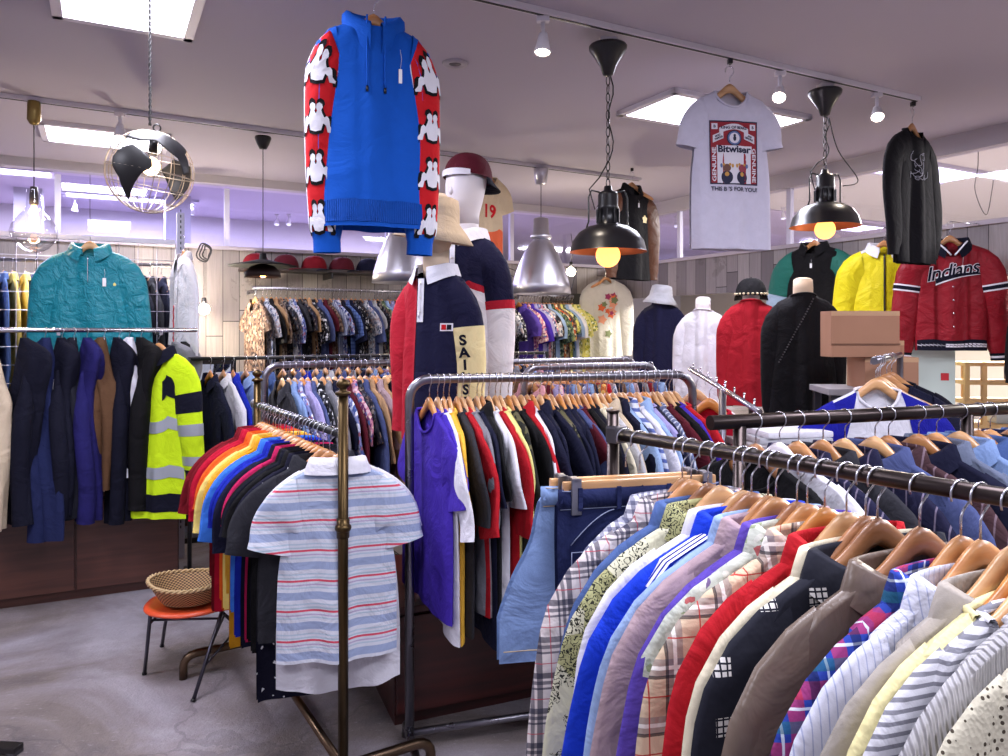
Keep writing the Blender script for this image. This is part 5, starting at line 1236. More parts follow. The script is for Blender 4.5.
OM = OMH+[(-x, z) for x, z in reversed(OMH)]
def sleeve_surf(c, sx, S, u, ang):
    S = dict(S); mb = sleeve_surf.cache.setdefault((id(c), sx), c.sleeve(sx, **S)); nu = S.get('nu', 14); nr = S.get('nr', 18)
    f = max(0, min(.9999, u))*nr; i = int(f); fr = f-i; k = (ang/(2*pi))*nu; k0 = int(math.floor(k)) % nu; k1 = (k0+1) % nu; kf = k-math.floor(k)
    a = Vector(mb.v[i*nu+k0]).lerp(Vector(mb.v[i*nu+k1]), kf); b_ = Vector(mb.v[(i+1)*nu+k0]).lerp(Vector(mb.v[(i+1)*nu+k1]), kf)
    cc = sum((Vector(mb.v[i*nu+q]) for q in range(nu)), Vector())/nu; p_ = a.lerp(b_, fr); return p_+(p_-cc).normalized()*.0015
sleeve_surf.cache = {}
SG = dict(SL)
for sx in (-1, 1):
    # band centred between the outer edge and the front of the sleeve
    a0 = -pi*.34; wdt = .88
    def strip(lo, hi, u0, u1, name, mat, off=0.0):
        b = MB(); n = 30; m_ = 6
        pts = []
        for j in range(n+1):
            for i in range(m_+1):
                u = u0+(u1-u0)*j/n; q = sleeve_surf(c, sx, SG, u, a0+lo+(hi-lo)*i/m_); 
                pts.append(q)
        b.grid(pts, m_+1, n+1); o = b.build(name, mat, g, solid=.001+off); return o
    strip(-wdt-.14, -wdt, .02, .90, 'white_piping', whit); strip(wdt, wdt+.16, .02, .90, 'white_piping', whit); strip(-wdt, wdt, .02, .90, 'red_sleeve_band', redt)
    for k in range(4):
        uc = .14+.235*k
        for nm, sc_, mat, off in (('emblem_outline', 1.28, blkf, .003), ('seated_figures_emblem', 1.0, whit, .0045)):
            bm = bmesh.new(); f = bm.faces.new([bm.verts.new((x*sc_, y*sc_, 0)) for x, y in OM]); bmesh.ops.triangulate(bm, faces=[f]); bmesh.ops.subdivide_edges(bm, edges=bm.edges[:], cuts=1); bm.verts.index_update()
            b = MB(); vs = []
            for v in bm.verts:
                u = uc-v.co.y/.70; an = a0+v.co.x/.062*wdt; q = sleeve_surf(c, sx, SG, u, an); q2 = Vector((q.x, q.y, q.z)); d = Vector((sx*.5, -1, 0)).normalized(); vs.append(q2+d*off)
            b.add(vs, [[v.index for v in f.verts] for f in bm.faces]); bm.free(); b.build(nm, mat, g)

# ---------------------------------------------------------------- white printed T-shirt
p = at(730, 53, 3.74); p.z = CH-.06
hanger(p, radians(8), 'pale', 'pale wooden hanger of the white T-shirt with the red label print', w=.84)
g, c = garment('t_shirt', 'white T-shirt with a red and blue label print hanging from the near track', 'T-shirt', p, radians(8), fabric('white_jersey', (214, 210, 228), crumple=.3), 'tee', seed=151, L=.72, W=.183, WH=.188, NW=.078, nd=.075, amp=.007, T0=.03, T1=.045, sl=dict(length=.17, ang=17, ang2=12, w0=.17, w1=.135, a0=45))
PR = plain('print_red', (150, 22, 40), .7); PB = plain('print_navy', (26, 28, 60), .7); PW = plain('print_white', (224, 220, 230), .7); PY = plain('print_ochre', (200, 150, 70), .7); PGm = plain('print_blue_grey', (90, 110, 160), .7)
zc = c.z0-.285; HW = .115; HH = .145
def R_(x0, x1, z0, z1, nm, m, off): return c.rect(x0, x1, zc+z0, zc+z1, nm, m, g, off=off, n=10)
R_(-HW, HW, -HH, HH, 'red_label', PR, .0022); R_(-HW, HW, -HH, -HH+.006, 'label_edge', PB, .003); R_(-HW, HW, HH-.006, HH, 'label_edge', PB, .003); R_(-HW, -HW+.005, -HH, HH, 'label_edge', PB, .003); R_(HW-.005, HW, -HH, HH, 'label_edge', PB, .003)
R_(-.082, .082, -HH+.006, .030, 'label_panel', PW, .003)
R_(-.105, -.078, .105, .132, 'corner_panel', PW, .003); R_(.078, .105, .105, .132, 'corner_panel', PW, .003)
def T(txt, x, z, size, m, width=None, rot=0, off=.0045, bold=.0006, nm='lettering'):
    vs, fs = text_mesh(txt, size, width, bold); return c.decal(vs, fs, x, zc+z, nm, m, g, rot=rot, off=off)
b = MB(); n = 20
def ribbon(pts, wd, nm, m, off=.0032):
    b = MB(); q = []
    for x, z in pts: q += [c.surf(x, zc+z-wd/2, -1, off), c.surf(x, zc+z+wd/2, -1, off)]
    b.grid(q, 2, len(pts)); return b.build(nm, m, g)
ribbon([(-.07+.14*i/14, .118-.020*(i/7-1)**2) for i in range(15)], .026, 'white_ribbon', PW)
ribbon([(-.10+.05*i/6, .060+.022*i/6) for i in range(7)], .034, 'white_ribbon', PW); ribbon([(.05+.05*i/6, .082-.022*i/6) for i in range(7)], .034, 'white_ribbon', PW)
T('KING OF BEARS', 0, .114, .017, PB, .125); T('MOST\nFAMOUS', -.075, .071, .011, PB, .04, .4); T('AND\nGENUINE', .075, .071, .011, PB, .04, -.4); T('B', -.0915, .118, .018, PB); T('B', .0915, .118, .018, PB)
def disc(x, z, r, m, off, nm, rx=1): 
    b = MB(); pts = []
    for j in range(4):
        for k in range(20): a = 2*pi*k/20; pts.append(c.surf(x+r*rx*j/3*cos(a), zc+z+r*j/3*sin(a), -1, off))
    b.grid(pts, 20, 4, True); return b.build(nm, m, g)
disc(0, .066, .036, PB, .0034, 'round_crest'); disc(0, .066, .031, PGm, .004, 'round_crest'); disc(0, .066, .024, PW, .0045, 'round_crest'); disc(0, .064, .012, PB, .005, 'crest_bear', .6); disc(0, .078, .006, PB, .005, 'crest_bear')
R_(-.084, .086, -.002, .032, 'name_panel', PW, .0036)
T('Bitwiser', .002, .016, .042, PB, .160, bold=.0016)
T('GENUINE', -.0965, -.055, .024, PW, .155, pi/2); T('GENUINE', .0965, -.055, .024, PW, .155, -pi/2)
for sx in (-1, 1):
    disc(sx*.036, -.112, .030, PB, .0038, 'bear_body', .9); disc(sx*.036, -.070, .018, plain('bear_brown', (110, 72, 60), .7) if sx < 0 else plain('bear_pink', (150, 60, 74), .7), .0042, 'bear_head')
    for e in (-1, 1): disc(sx*.036+e*.014, -.054, .006, PY, .0044, 'bear_ear')
    disc(sx*.036, -.098, .010, PY, .0044, 'bear_scarf'); disc(sx*.062, -.06, .010, PGm, .0044, 'drinking_glass', .6); disc(sx*.010, -.06, .009, PY, .0044, 'drinking_glass', .6)
T("THIS B 'S FOR YOU!", 0, -.165, .026, PB, .225)
# ---------------------------------------------------------------- black sweatshirt from the near track end
p = at(913, 96, 4.45); p.z = CH-.06
rzb = radians(36)
hanger(p, rzb, 'tan', 'tan wooden hanger at the end of the near track holding the black sweatshirt', w=.86)
g, c = garment('sweatshirt', 'black long-sleeved shirt with a white line drawing hanging at the track end', 'sweatshirt', p, rzb, fabric('black_jersey', (20, 19, 24), crumple=.3), 'sweat', seed=161, L=.72, W=.20, WH=.20, amp=.012, sl=dict(length=.60, ang=6, ang2=-2, w0=.18))
r = random.Random(4); pl_ = plain('print_chalk', (200, 200, 214), .7)
for k in range(9):
    a = r.uniform(0, 6); b = MB(); x, z = r.uniform(-.05, .05), c.z0-.20+r.uniform(-.05, .05); pts = []
    for i in range(14): x += .012*cos(a); z += .010*sin(a); a += r.uniform(-1, 1.2); x = max(-.085, min(.085, x)); z = max(c.z0-.30, min(c.z0-.12, z)); pts.append(c.surf(x, z, -1, .003))
    b.tube(pts, .0012, 5); b.build('line_drawing', pl_, g)
# dark varsity jacket behind the first chain pendant, green-black jacket, yellow jacket, red jacket --------------
p = at(632, 178, 6.4)
p.z = CH-.03
hanger(p, radians(20), 'tan', 'tan wooden hanger of the black jacket with brown sleeves', w=.92)
g, c = garment('varsity_jacket', 'black jacket with brown sleeves and a gold crest behind the chain pendant', 'jacket', p, radians(38), C['black'], 'jacket', seed=171, L=.72, W=.21, WH=.21, amp=.012, trim=fabric('brown_leather', (92, 58, 40), 'leather', rough=.45), sl=dict(length=.62, ang=8, ang2=0, w0=.19))
disc_m = plain('crest_gold', (222, 196, 120), .5)
b = MB(); pts = []
for j in range(3):
    for k in range(14): a = 2*pi*k/14; pts.append(c.surf(.11+.03*j/2*cos(a)*(1+.2*sin(5*a)), c.z0-.24+.03*j/2*sin(a)*(1+.2*sin(5*a)), -1, .004))
b.grid(pts, 14, 3, True); b.build('chest_crest', disc_m, g); price_tag(g, c.surf(.03, c.z0-.10), L=.02)
def rwall(px, off=.14):       # a point on the right partition seen in pixel column px
    k = (px-504)/F; n = Vector((-UX, -UY)); o = Vector((cor.x, cor.y))+n*off; d = Vector((UY, -UX))
    s_ = (k*o.y-o.x)/(d.x-k*d.y); return Vector((o.x+d.x*s_, o.y+d.y*s_, 0))
rzr = ROOM_A-pi/2
def wallpiece(px, pytop, name, label, cat, hl, mat, wk='tan', rz=None, off=.14, **kw):
    p = rwall(px, off); p.z = EH+(330-pytop)/F*p.y; r_ = rzr if rz is None else rz
    t = thing('wall_hook', 'small steel wall hook above the '+hl, 'hook', p); MB().tube([(0, 0, .004), (off*UX*.5, off*UY*.5, .004), (off*UX, off*UY, .012)], .003, 6).build('peg', steel, t)
    hanger(p, r_, wk, wk+' wooden hanger of the '+hl, w=min(1, kw.get('W', .23)/.23))
    return garment(name, label, cat, p, r_, mat, **kw)
g, c = wallpiece(814, 229, 'jacket', 'black jacket with green and pale blue shoulder panels on the right wall', 'jacket', 'black and green jacket', C['black'], style='jacket', seed=181, L=.58, W=.20, WH=.20, amp=.012, rz=radians(-44), off=.3, T0=.04, T1=.06, trim=fabric('green_and_pale_nylon', (34, 104, 92), rough=.6))
for sx in (-1, 1): sleeve_band(g, c, sx, .45, .75, fabric('pale_blue_nylon', (160, 180, 200), rough=.5), dict(length=.58, ang=26, w0=.23, w1=.13, ang2=5, cuff=.08), 'pale_sleeve_panel')
price_tag(g, c.surf(0, c.z0-.10), L=.03)
yel = fabric('yellow_nylon', (224, 208, 30), rough=.5, crumple=.6)
g, c = wallpiece(884, 228, 'track_jacket', 'yellow zip track jacket with white shoulders on the right wall', 'jacket', 'yellow track jacket', yel, style='jacket', seed=191, L=.62, W=.185, WH=.20, amp=.012, rz=radians(-24), off=.40, T0=.04, T1=.055, collar_mat=C['white'], sl=dict(length=.58, ang=14, ang2=4, w0=.19))
MB().tube([c.surf(0, c.z0-.05-.028*i, -1, .004) for i in range(19)], .006, 6).build('front_zip', blk, g)
band(c, c.z0-.035, c.z0-.075, 'white_shoulder_panel', C['white'], g, sides=(-1,), x0=-.93, x1=-.45); band(c, c.z0-.035, c.z0-.075, 'white_shoulder_panel', C['white'], g, sides=(-1,), x0=.45, x1=.93)
vs, fs = [(-.014, 0, 0), (0, -.004, 0), (.014, .002, 0), (0, .006, 0)], [(0, 1, 2, 3)]; c.decal(vs, fs, .09, c.z0-.20, 'chest_emblem', plain('emblem_green', (30, 70, 40), .5), g)
rd = fabric('red_satin', (140, 13, 30), rough=.5, crumple=.6, spec=.25)
g, c = wallpiece(950, 222, 'baseball_jacket', 'dark red satin baseball jacket with navy script lettering on the right wall', 'jacket', 'red baseball jacket', rd, 'tan', style='jacket', seed=201, L=.655, W=.195, WH=.195, amp=.010, rz=radians(-16), off=.36, T0=.04, T1=.06, NW=.09, nd=.09, sl=dict(length=.64, ang=13, ang2=4, w0=.18, w1=.14), collar_mat=C['dark navy'])
wtrim = plain('trim_white', (226, 222, 230), .6)
for (z0, z1, m_, nm) in ((-.595, -.655, C['dark navy'], 'hem_rib'), (-.615, -.635, wtrim, 'hem_stripe')): band(c, c.z0+z0, c.z0+z1, nm, m_, g)
SR = dict(length=.64, ang=13, ang2=4, w0=.18, w1=.14, cuff=.08)
for sx in (-1, 1):
    sleeve_band(g, c, sx, .28, .345, wtrim, SR, 'white_arm_stripe', 1.04); sleeve_band(g, c, sx, .295, .33, C['dark navy'], SR, 'navy_arm_stripe', 1.06); sleeve_band(g, c, sx, .93, 1, C['dark navy'], SR, 'navy_cuff', 1.04); sleeve_band(g, c, sx, .955, .975, wtrim, SR, 'cuff_stripe', 1.07)
b = MB()
for sx in (-1, 1):
    pts = [(sx*(.085-.075*i/8), c.z0+.006-.085*(i/8)**1.1) for i in range(9)]; b.tube([c.surf(x, z, -1, .012) for x, z in pts], .005, 6)
b.build('collar_stripe', wtrim, g)
for j in range(4): o = MB().ball(c.surf(0, c.z0-.27-.08*j, -1, .006), .006, 8, 6).build('snap', chrome, g)
price_tag(g, c.surf(.055, c.z0-.02), L=.12, size=.012, th=.04)
for nm, sh, off, mat in (('script_outline', .0045, .0045, wtrim), ('team_script', .0012, .006, C['dark navy'])):
    vs, fs = text_mesh('Indians', .12, .30 if sh > .002 else .295, sh, .92, .35); c.decal(vs, fs, .005, c.z0-.17, nm, mat, g, rot=.17, off=off)
for (w_, o_, mat) in ((.020, .0042, wtrim), (.012, .0056, C['dark navy'])):
    b = MB(); q = []
    for i in range(13): u = i/12; x = -.09+.24*u; zc_ = c.z0-.235+.045*u+.012*sin(u*pi); ww = w_*(1.3-.9*u); q += [c.surf(x, zc_-ww, -1, o_), c.surf(x, zc_+ww, -1, o_)]
    b.grid(q, 2, 13); b.build('script_tail', mat, g)

def track_hook(px, py, D, z_top, z_bot, label):
    q = at(px, py, D); t = thing('track_hook', label, 'hook', (q.x, q.y, z_top))
    MB().box((0, 0, -.012), (.022, .022, .024), .004).build('adapter', blk, t); MB().tube([(0, 0, -.02), (0, 0, z_bot-z_top+.004)], .0025, 6).build('wire', blk, t)
track_hook(374, 0, 2.9, CH-.0, CH-.065, 'ceiling hook holding the blue hoodie hanger'); track_hook(730, 53, 3.74, CH-.026, CH-.06, 'black track hook above the white printed T-shirt')
track_hook(913, 96, 4.45, CH-.026, CH-.06, 'black track hook above the hanging black sweatshirt'); track_hook(632, 178, 6.4, CH, CH-.03, 'ceiling hook above the black jacket with brown sleeves')
# ---------------------------------------------------------------- mannequins
skinw = plain('mannequin_white', (222, 214, 216), .45); skinb = plain('mannequin_linen', (206, 184, 158), .7)
def mannequin(label, loc, rz, top_z, mat, style='sweat', base_z=0.0, neckm=skinw, garment_name='sweatshirt', seed=0, neck=True, head=None, **kw):
    """dress form: shoulders at top_z, pole and round base at base_z; clothing is a child"""
    t = thing('mannequin', label, 'mannequin', (loc[0], loc[1], base_z), rz)
    D = dict(W=.16, WH=.17, L=.66, T0=.085, T1=.105, NW=.065, nd=.03, amp=.010, pexp=2.3, sl=dict(length=.58, ang=7, ang2=0, w0=.17, w1=.11, th=.045, a0=35)); D.update(kw)
    g, c = garment(garment_name, '', '', (0, 0, 0), 0, mat, style, seed=seed, **D)
    for k in ('label', 'category'):
        if k in g.keys(): del g[k]
    zs = top_z-base_z; off = zs-c.z0; g.parent = t; g.location = (0, 0, off)
    b = MB(); b.loft([(0, 0, zs-.62, .09, .05), (0, 0, zs-.45, .09, .045), (0, 0, zs-.25, .09, .045), (0, 0, zs-.12, .08, .04), (0, 0, zs-.05, .06, .04), (0, 0, zs-.02, .052, .045), (0, 0, zs+.04, .052, .052), (0, 0, zs+.085, .050, .052)], 28, pw=2.0)
    b.ball((0, 0, zs+.085), .050, 16, 8, (1, 1, .35)); b.build('torso', neckm, t)
    b = MB(); b.tube([(0, 0, .015), (0, 0, zs-.6)], .016, 12); b.build('stand_pole', steel, t)
    MB().lathe([(0, .02), (.12, .02), (.13, .012), (.13, 0), (0, 0)], n=28).build('stand_base', steel, t)
    return t, g, c, zs
def bucket_hat(parent, loc, m, R=.09, h=.09, brim=.06, drop=.05, tilt=0, name='bucket_hat', sag=0.0):
    b = MB(); prof = [(0, h), (R*.6, h), (R*.86, h-.008), (R*.95, h*.55), (R*1.04, 0), (R*1.04+brim*.5, -drop*.45), (R*1.04+brim, -drop)]
    b.lathe(prof, n=32); R_m = Matrix.Rotation(tilt, 3, 'Y')
    b.v = [tuple(R_m@Vector((v[0], v[1]*1.08, v[2]+sag*.01*sin(3*math.atan2(v[1], v[0])))) + Vector(loc)) for v in b.v]
    return b.build(name, m, parent, solid=.003)
# front mannequin in the halved rugby shirt
pA = at(436, 272, 3.25); cab_top = .42+.024
redj = fabric('rugby_red', (176, 30, 48)); navj = fabric('rugby_navy', (22, 22, 52))
t, g, c, zs = mannequin('mannequin in half red half navy rugby shirt and beige bucket hat', (pA.x, pA.y), radians(-30), pA.z, navj, 'polo', cab_top, skinb, 'rugby_shirt', 301, L=.66, W=.150, WH=.155, sl=dict(length=.55, ang=8, ang2=1, w0=.17, w1=.11, th=.045, a0=35), collar_mat=C['white'], T0=.075, T1=.10)
sv = [ch for ch in g.children if ch.name.startswith('sleeve')]
sv[0].data.materials[0] = redj
S_ = dict(length=.55, ang=8, ang2=1, w0=.17, w1=.11, th=.045, a0=35)
b = MB(); n = 14     # red half of the body, front and back
for sd in (-1, 1):
    b.grid([c.S(sd, -1+.86*i/n, .012+.988*j/20)+Vector((0, sd*.002, .001)) for j in range(21) for i in range(n+1)], n+1, 21)
b.build('red_half', redj, g)
creamj = fabric('rugby_cream', (232, 214, 160)); sleeve_band(g, c, 1, .24, 1.0, creamj, dict(S_), 'cream_sleeve', 1.05)
MB().tube([c.surf(-.003, c.z0-.05-.012*i, -1, .004) for i in range(12)], .004, 6).build('placket_piping', wtrim, g)
for i, ch_ in enumerate('SAILSPR'):
    vs, fs = text_mesh(ch_, .052, bold=.0022); out = []
    for v in vs:
        u = .33+.085*i-v.y/.55; q = sleeve_surf(c, 1, S_, u, -pi*.42+v.x/.055*.9); out.append(q+Vector((.2, -.98, 0))*.014)
    b = MB(); b.add(out, fs, True); b.build('sleeve_letter', C['dark navy'], g)
c.rect(.075, .115, c.z0-.235, c.z0-.205, 'chest_badge', wtrim, g, off=.004, n=4); c.rect(.080, .095, c.z0-.230, c.z0-.210, 'badge_red', redt, g, off=.006, n=3); c.rect(.097, .111, c.z0-.230, c.z0-.210, 'badge_blue', C['dark navy'], g, off=.006, n=3)
price_tag(g, c.surf(-.10, c.z0-.02, -1, .01), L=.02, size=.014, th=.03)
# lower half of an abstract head below the hat
b = MB(); b.loft([(0, -.005, zs+.07, .045, .05), (0, -.012, zs+.10, .058, .075), (0, -.012, zs+.15, .072, .092), (0, -.005, zs+.21, .078, .098), (0, 0, zs+.27, .070, .09), (0, 0, zs+.31, .035, .05)], 28); b.build('head', skinb, t)
bucket_hat(t, (0, 0, zs+.20), fabric('beige_canvas', (196, 174, 146)), R=.088, h=.10, brim=.065, drop=.075, tilt=.16)
# rear mannequin with the maroon cap
pB = at(467, 236, 3.6)
whj = fabric('rugby_white', (226, 220, 224))
t, g, c, zs = mannequin('white-headed mannequin in a backwards maroon cap and navy and white rugby shirt', (pB.x, pB.y), radians(-34), pB.z, navj, 'polo', cab_top, skinw, 'rugby_shirt', 311, L=.70, W=.165, WH=.17, sl=dict(length=.60, ang=8, ang2=1, w0=.18, w1=.12, th=.05, a0=35), collar_mat=C['white'], T0=.08, T1=.10)
band(c, c.z0-.25, c.z0-.695, 'white_lower_body', whj, g, x0=-1, x1=1); band(c, c.z0-.22, c.z0-.25, 'red_chest_stripe', redj, g, x0=-1, x1=1)
SB = dict(length=.60, ang=8, ang2=1, w0=.18, w1=.12, th=.05, a0=35)
for sx in (-1, 1): sleeve_band(g, c, sx, .37, 1.0, whj, SB, 'white_lower_sleeve', 1.04); sleeve_band(g, c, sx, .32, .38, redj, SB, 'red_sleeve_stripe', 1.05)
b = MB(); b.loft([(0, .0, zs+.05, .052, .056), (0, -.01, zs+.085, .056, .066), (0, -.022, zs+.105, .060, .085), (0, -.02, zs+.15, .072, .096), (0, -.008, zs+.22, .080, .104), (0, 0, zs+.27, .080, .104), (0, 0, zs+.32, .062, .08), (0, 0, zs+.345, .02, .03)], 32)
b.loft([(0, -.108, zs+.20, .006, .006), (0, -.116, zs+.175, .010, .012), (0, -.110, zs+.165, .006, .006)], 10)   # a faint nose ridge
b.build('head', skinw, t)
tcap = 1; o = cap('backwards_cap', '', (0, 0, 0), 0, C['maroon'], C['dark navy'], R=.112)
for k in ('label', 'category'):
    if k in o.keys(): del o[k]
o.parent = t; o.location = (0, .005, zs+.245); o.rotation_euler = (.10, 0, pi)
b = MB(); n = 16
b.grid([(0.1*cos(a), -.117*sin(a)*1.02-.002, zs+.25+.028*k*sin(a)**.5) for k in (0, 1) for a in [pi*.22+pi*.56*i/n for i in range(n+1)]], n+1, 2); b.build('cap_opening', wtrim, t)
# jersey with red numbers hanging behind
p = at(486, 166, 5.9); p.z = CH-.03
hanger(p, radians(40), 'tan', 'tan wooden hanger of the cream jersey behind the white mannequin head', w=.65)
g, c = garment('jersey', 'cream and orange jersey with red number hanging behind the white mannequin head', 'jersey', p, radians(40), fabric('jersey_cream', (206, 184, 150)), 'tee', seed=321, L=.62, W=.15, WH=.15)
vs, fs = text_mesh('19', .13, bold=.004); c.decal(vs, fs, .02, c.z0-.25, 'jersey_number', redt, g); band(c, c.z0-.40, c.z0-.60, 'orange_lower_panel', fabric('jersey_orange', (214, 98, 60)), g)
# four dress forms in front of the right partition, seen from behind
def backform(px, py, D, label, mat, rz, seed, style='sweat', **kw):
    q = at(px, py, D/K); return mannequin(label, (q.x, q.y), rz, q.z, mat, style, 0.0, kw.pop('neckm', skinw), kw.pop('gn', 'sweatshirt'), seed, **kw)
t, g, c, zs = backform(661, 304, 5.7, 'dress form in a navy sweatshirt with a white bucket hat on top', navj, radians(160), 331, W=.15, WH=.16)
bucket_hat(t, (0, 0, zs+.06), C['pale grey'], R=.085, h=.085, brim=.045, drop=.06, tilt=-.12)
t, g, c, zs = backform(703, 311, 5.2, 'dress form in a white hooded sweatshirt between the navy and red ones', C['white'], radians(158), 332, W=.145, WH=.16)
b = MB(); b.loft([(0, .02, zs-.05, .11, .05), (0, .045, zs-.02, .115, .08), (0, .045, zs+.03, .10, .075), (0, .03, zs+.06, .075, .06), (0, .02, zs+.075, .05, .045)], 24); b.build('hood', C['white'], g) if False else None
t, g, c, zs = backform(751, 302, 4.75, 'dress form in a red sweatshirt with a black beaded cap on top', fabric('deep_red_fleece', (158, 22, 36)), radians(160), 333, W=.15, WH=.165)
o = cap('dark_cap', '', (0, 0, 0), 0, C['black'], None, R=.105)
for k in ('label', 'category'):
    if k in o.keys(): del o[k]
o.parent = t; o.location = (0, 0, zs+.035); o.rotation_euler = (0, 0, 0)
bd_ = MB()
for i in range(22): a = 2*pi*i/22; bd_.ball((.098*cos(a), .111*sin(a), zs+.05), .008, 8, 5)
bd_.build('bead_band', plain('bead_gold', (200, 184, 150), .4), t)
t, g, c, zs = backform(803, 296, 4.05, 'dress form in a black coat with a beaded strap, beside the cardboard boxes', fabric('black_wool', (15, 14, 18)), radians(165), 334, style='sweat', W=.155, WH=.18, L=.80, T0=.08, neckm=skinb, collar_mat=C['black'], gn='coat')
b = MB()
for i in range(26): u = i/25; p_ = c.surf(-.04+.17*u, c.z0-.02-.34*u, 1, .006); b.ball(p_, .0045, 6, 4)
b.build('beaded_strap', plain('bead_dark', (70, 66, 70), .4), g)

# ---------------------------------------------------------------- orange folding stool with wicker basket
sc_ = Vector((-1.33, 3.14, 0)); t = thing('stool', 'low stool with an orange plastic seat and thin dark steel legs', 'stool', sc_, radians(8))
orange = plain('orange_plastic', (226, 84, 44), .35); legm = metal('stool_steel', (84, 82, 92), .35)
b = MB(); pts = []; N = 36
for j in range(9):
    r_ = j/8
    for k in range(N):
        a = 2*pi*k/N; q = (abs(cos(a))**2.6+abs(sin(a))**2.6)**(-1/2.6); x = .175*r_*cos(a)*q; y = .16*r_*sin(a)*q
        pts.append((x, y, .300-.016*(1-r_**2)+(.006 if j == 8 else 0)-(.03 if j == 8 else 0)*.6+.012*(abs(cos(a))*r_**4)))
b.grid(pts, N, 9, True); b.build('seat', orange, t, solid=.008)
ft = [((-.13, -.10, .285), (-.185, .0, 0)), ((.15, -.10, .285), (.08, -.27, 0)), ((.02, .12, .285), (.24, .22, 0)), ((-.12, .12, .285), (-.20, .28, 0))]
for a_, b_ in ft:
    o = MB().tube([a_, b_], .0075, 10).build('leg', legm, t); MB().tube([Vector(b_)+(Vector(a_)-Vector(b_))*.03, b_], .010, 10).build('rubber_foot', blk, o)
def lp(i, u): return Vector(ft[i][0]).lerp(Vector(ft[i][1]), u)
for i, j, u in ((1, 2, .38), (1, 2, .62), (0, 3, .15), (0, 1, .08), (2, 3, .08)): MB().tube([lp(i, u), lp(j, u)], .005, 8).build('stretcher', legm, t)
bk = thing('wicker_basket', 'oval woven wicker basket on the orange stool', 'basket', (sc_.x, sc_.y, .302), radians(8))
def wicker():
    tt = NT('wicker'); tc = tt.n('ShaderNodeTexCoord'); sp = tt.n('ShaderNodeSeparateXYZ'); tt.l(tc.outputs['Object'], sp.inputs[0]); X, Y, Z = sp.outputs
    an = tt.math('ARCTAN2', Y, X); f = tt.math('FRACT', tt.math('MULTIPLY', an, 7)); g_ = tt.math('FRACT', tt.math('MULTIPLY', Z, 90)); 
    m = tt.math('MULTIPLY', tt.math('GREATER_THAN', f, .5), 1); m2 = tt.math('ABSOLUTE', tt.math('SUBTRACT', m, tt.math('GREATER_THAN', g_, .5)))
    tt.l(tt.mix(m2, lin((196, 160, 112)), lin((84, 58, 40))), tt.b.inputs['Base Color']); tt.b.inputs['Roughness'].default_value = .7
    tt.l(tt.bump(m2, .6, .004), tt.b.inputs['Normal']); return tt.m
wk_ = wicker(); pts = []; b = MB()
for j in range(8):
    v = j/7
    for k in range(48): a = 2*pi*k/48; r1 = .11+.055*v+.003*sin(a*24+j*pi); pts.append((r1*1.0*cos(a), r1*.85*sin(a), .006+.075*v+.018*v*abs(cos(a))**2))
b.grid(pts, 48, 8, True); b.v += [(0, 0, .006)]; e = len(b.v)-1; b.f += [(k, (k+1) % 48, e) for k in range(48)]; b.mi += [0]*48; b.sm += [True]*48
b.build('basket_body', wk_, bk, solid=.006)
b = MB()
for ph in (0, pi): b.tube([((.166+.005*cos(a*22+ph))*cos(a), (.166*.85+.005*cos(a*22+ph))*sin(a), .084+.018*abs(cos(a))**2+.005*sin(a*22+ph)) for a in [2*pi*k/160 for k in range(161)]], .0045, 6, cap=False)
b.build('braided_rim', plain('rim_straw', (206, 176, 130), .6), bk)

# ---------------------------------------------------------------- right side: short rack with raglan shirt, boxes, arm, shelf
pr0 = at(876, 357, 3.0); pr1 = at(900, 351, 3.75); hr = pr0.z; pr0.z = pr1.z = 0
t = thing('clothes_rack', 'small single-post steel rack seen end-on in front of the cardboard boxes', 'clothes rack', (pr1.x, pr1.y, 0)); q_ = pr0-pr1
MB().tube([(0, 0, .02), (0, 0, hr-.012)], .014, 12).build('post', steel, t); MB().tube([(0, 0, hr-.014), (q_.x*1.06, q_.y*1.06, hr-.014)], .013, 12).build('arm', steel, t); MB().lathe([(0, .02), (.16, .02), (.17, 0), (0, 0)], n=24).build('base', steel, t)
blu = fabric('raglan_blue', (28, 30, 150))
for i, wk_n in enumerate(('pale', 'tan', 'pale')):
    p = pr0.lerp(pr1, .02+.07*i); p.z = hr+.0017
    hanger(p, radians(6-4*i), wk_n, ['pale wooden hanger over the blue and white raglan shirt, nearest', 'tan wooden hanger just behind the raglan shirt', 'pale empty wooden hanger, third on the small end-on rack'][i])
    if i == 0:
        g, c = garment('raglan_shirt', 'white raglan shirt with royal blue shoulders and sleeves behind the pipe rack', 'T-shirt', p, radians(6), C['white'], 'tee', seed=341, L=.66, W=.22, WH=.22, trim=blu, NW=.085)
        for sx in (-1, 1):
            b = MB()
            for sd in (-1, 1): b.grid([c.S(sd, sx*(c.NW/c.W+.05*0+(1-c.NW/c.W)*max(0, (i_/12))*1.0) if j == 0 else sx*(c.NW/c.W+(.90-c.NW/c.W)*j/8*.6+(1-(c.NW/c.W+(.90-c.NW/c.W)*j/8*.6))*(i_/12)), .004+.30*j/8)+Vector((0, sd*.002, .001)) for j in range(9) for i_ in range(13)], 13, 9)
            b.build('raglan_shoulder', blu, g)
for i, (c_, st) in enumerate((('navy', 'tee'), ('dark navy', 'tee'))):
    p = pr0.lerp(pr1, .42+.2*i); p.z = hr+.0017; hanger(p, radians(5), 'tan', 'tan wooden hanger of the %s T-shirt on the small end-on rack' % c_)
    garment('t_shirt', '%s T-shirt on the small rack seen end-on' % c_, 'T-shirt', p, radians(5), C[c_], st, seed=345+i)
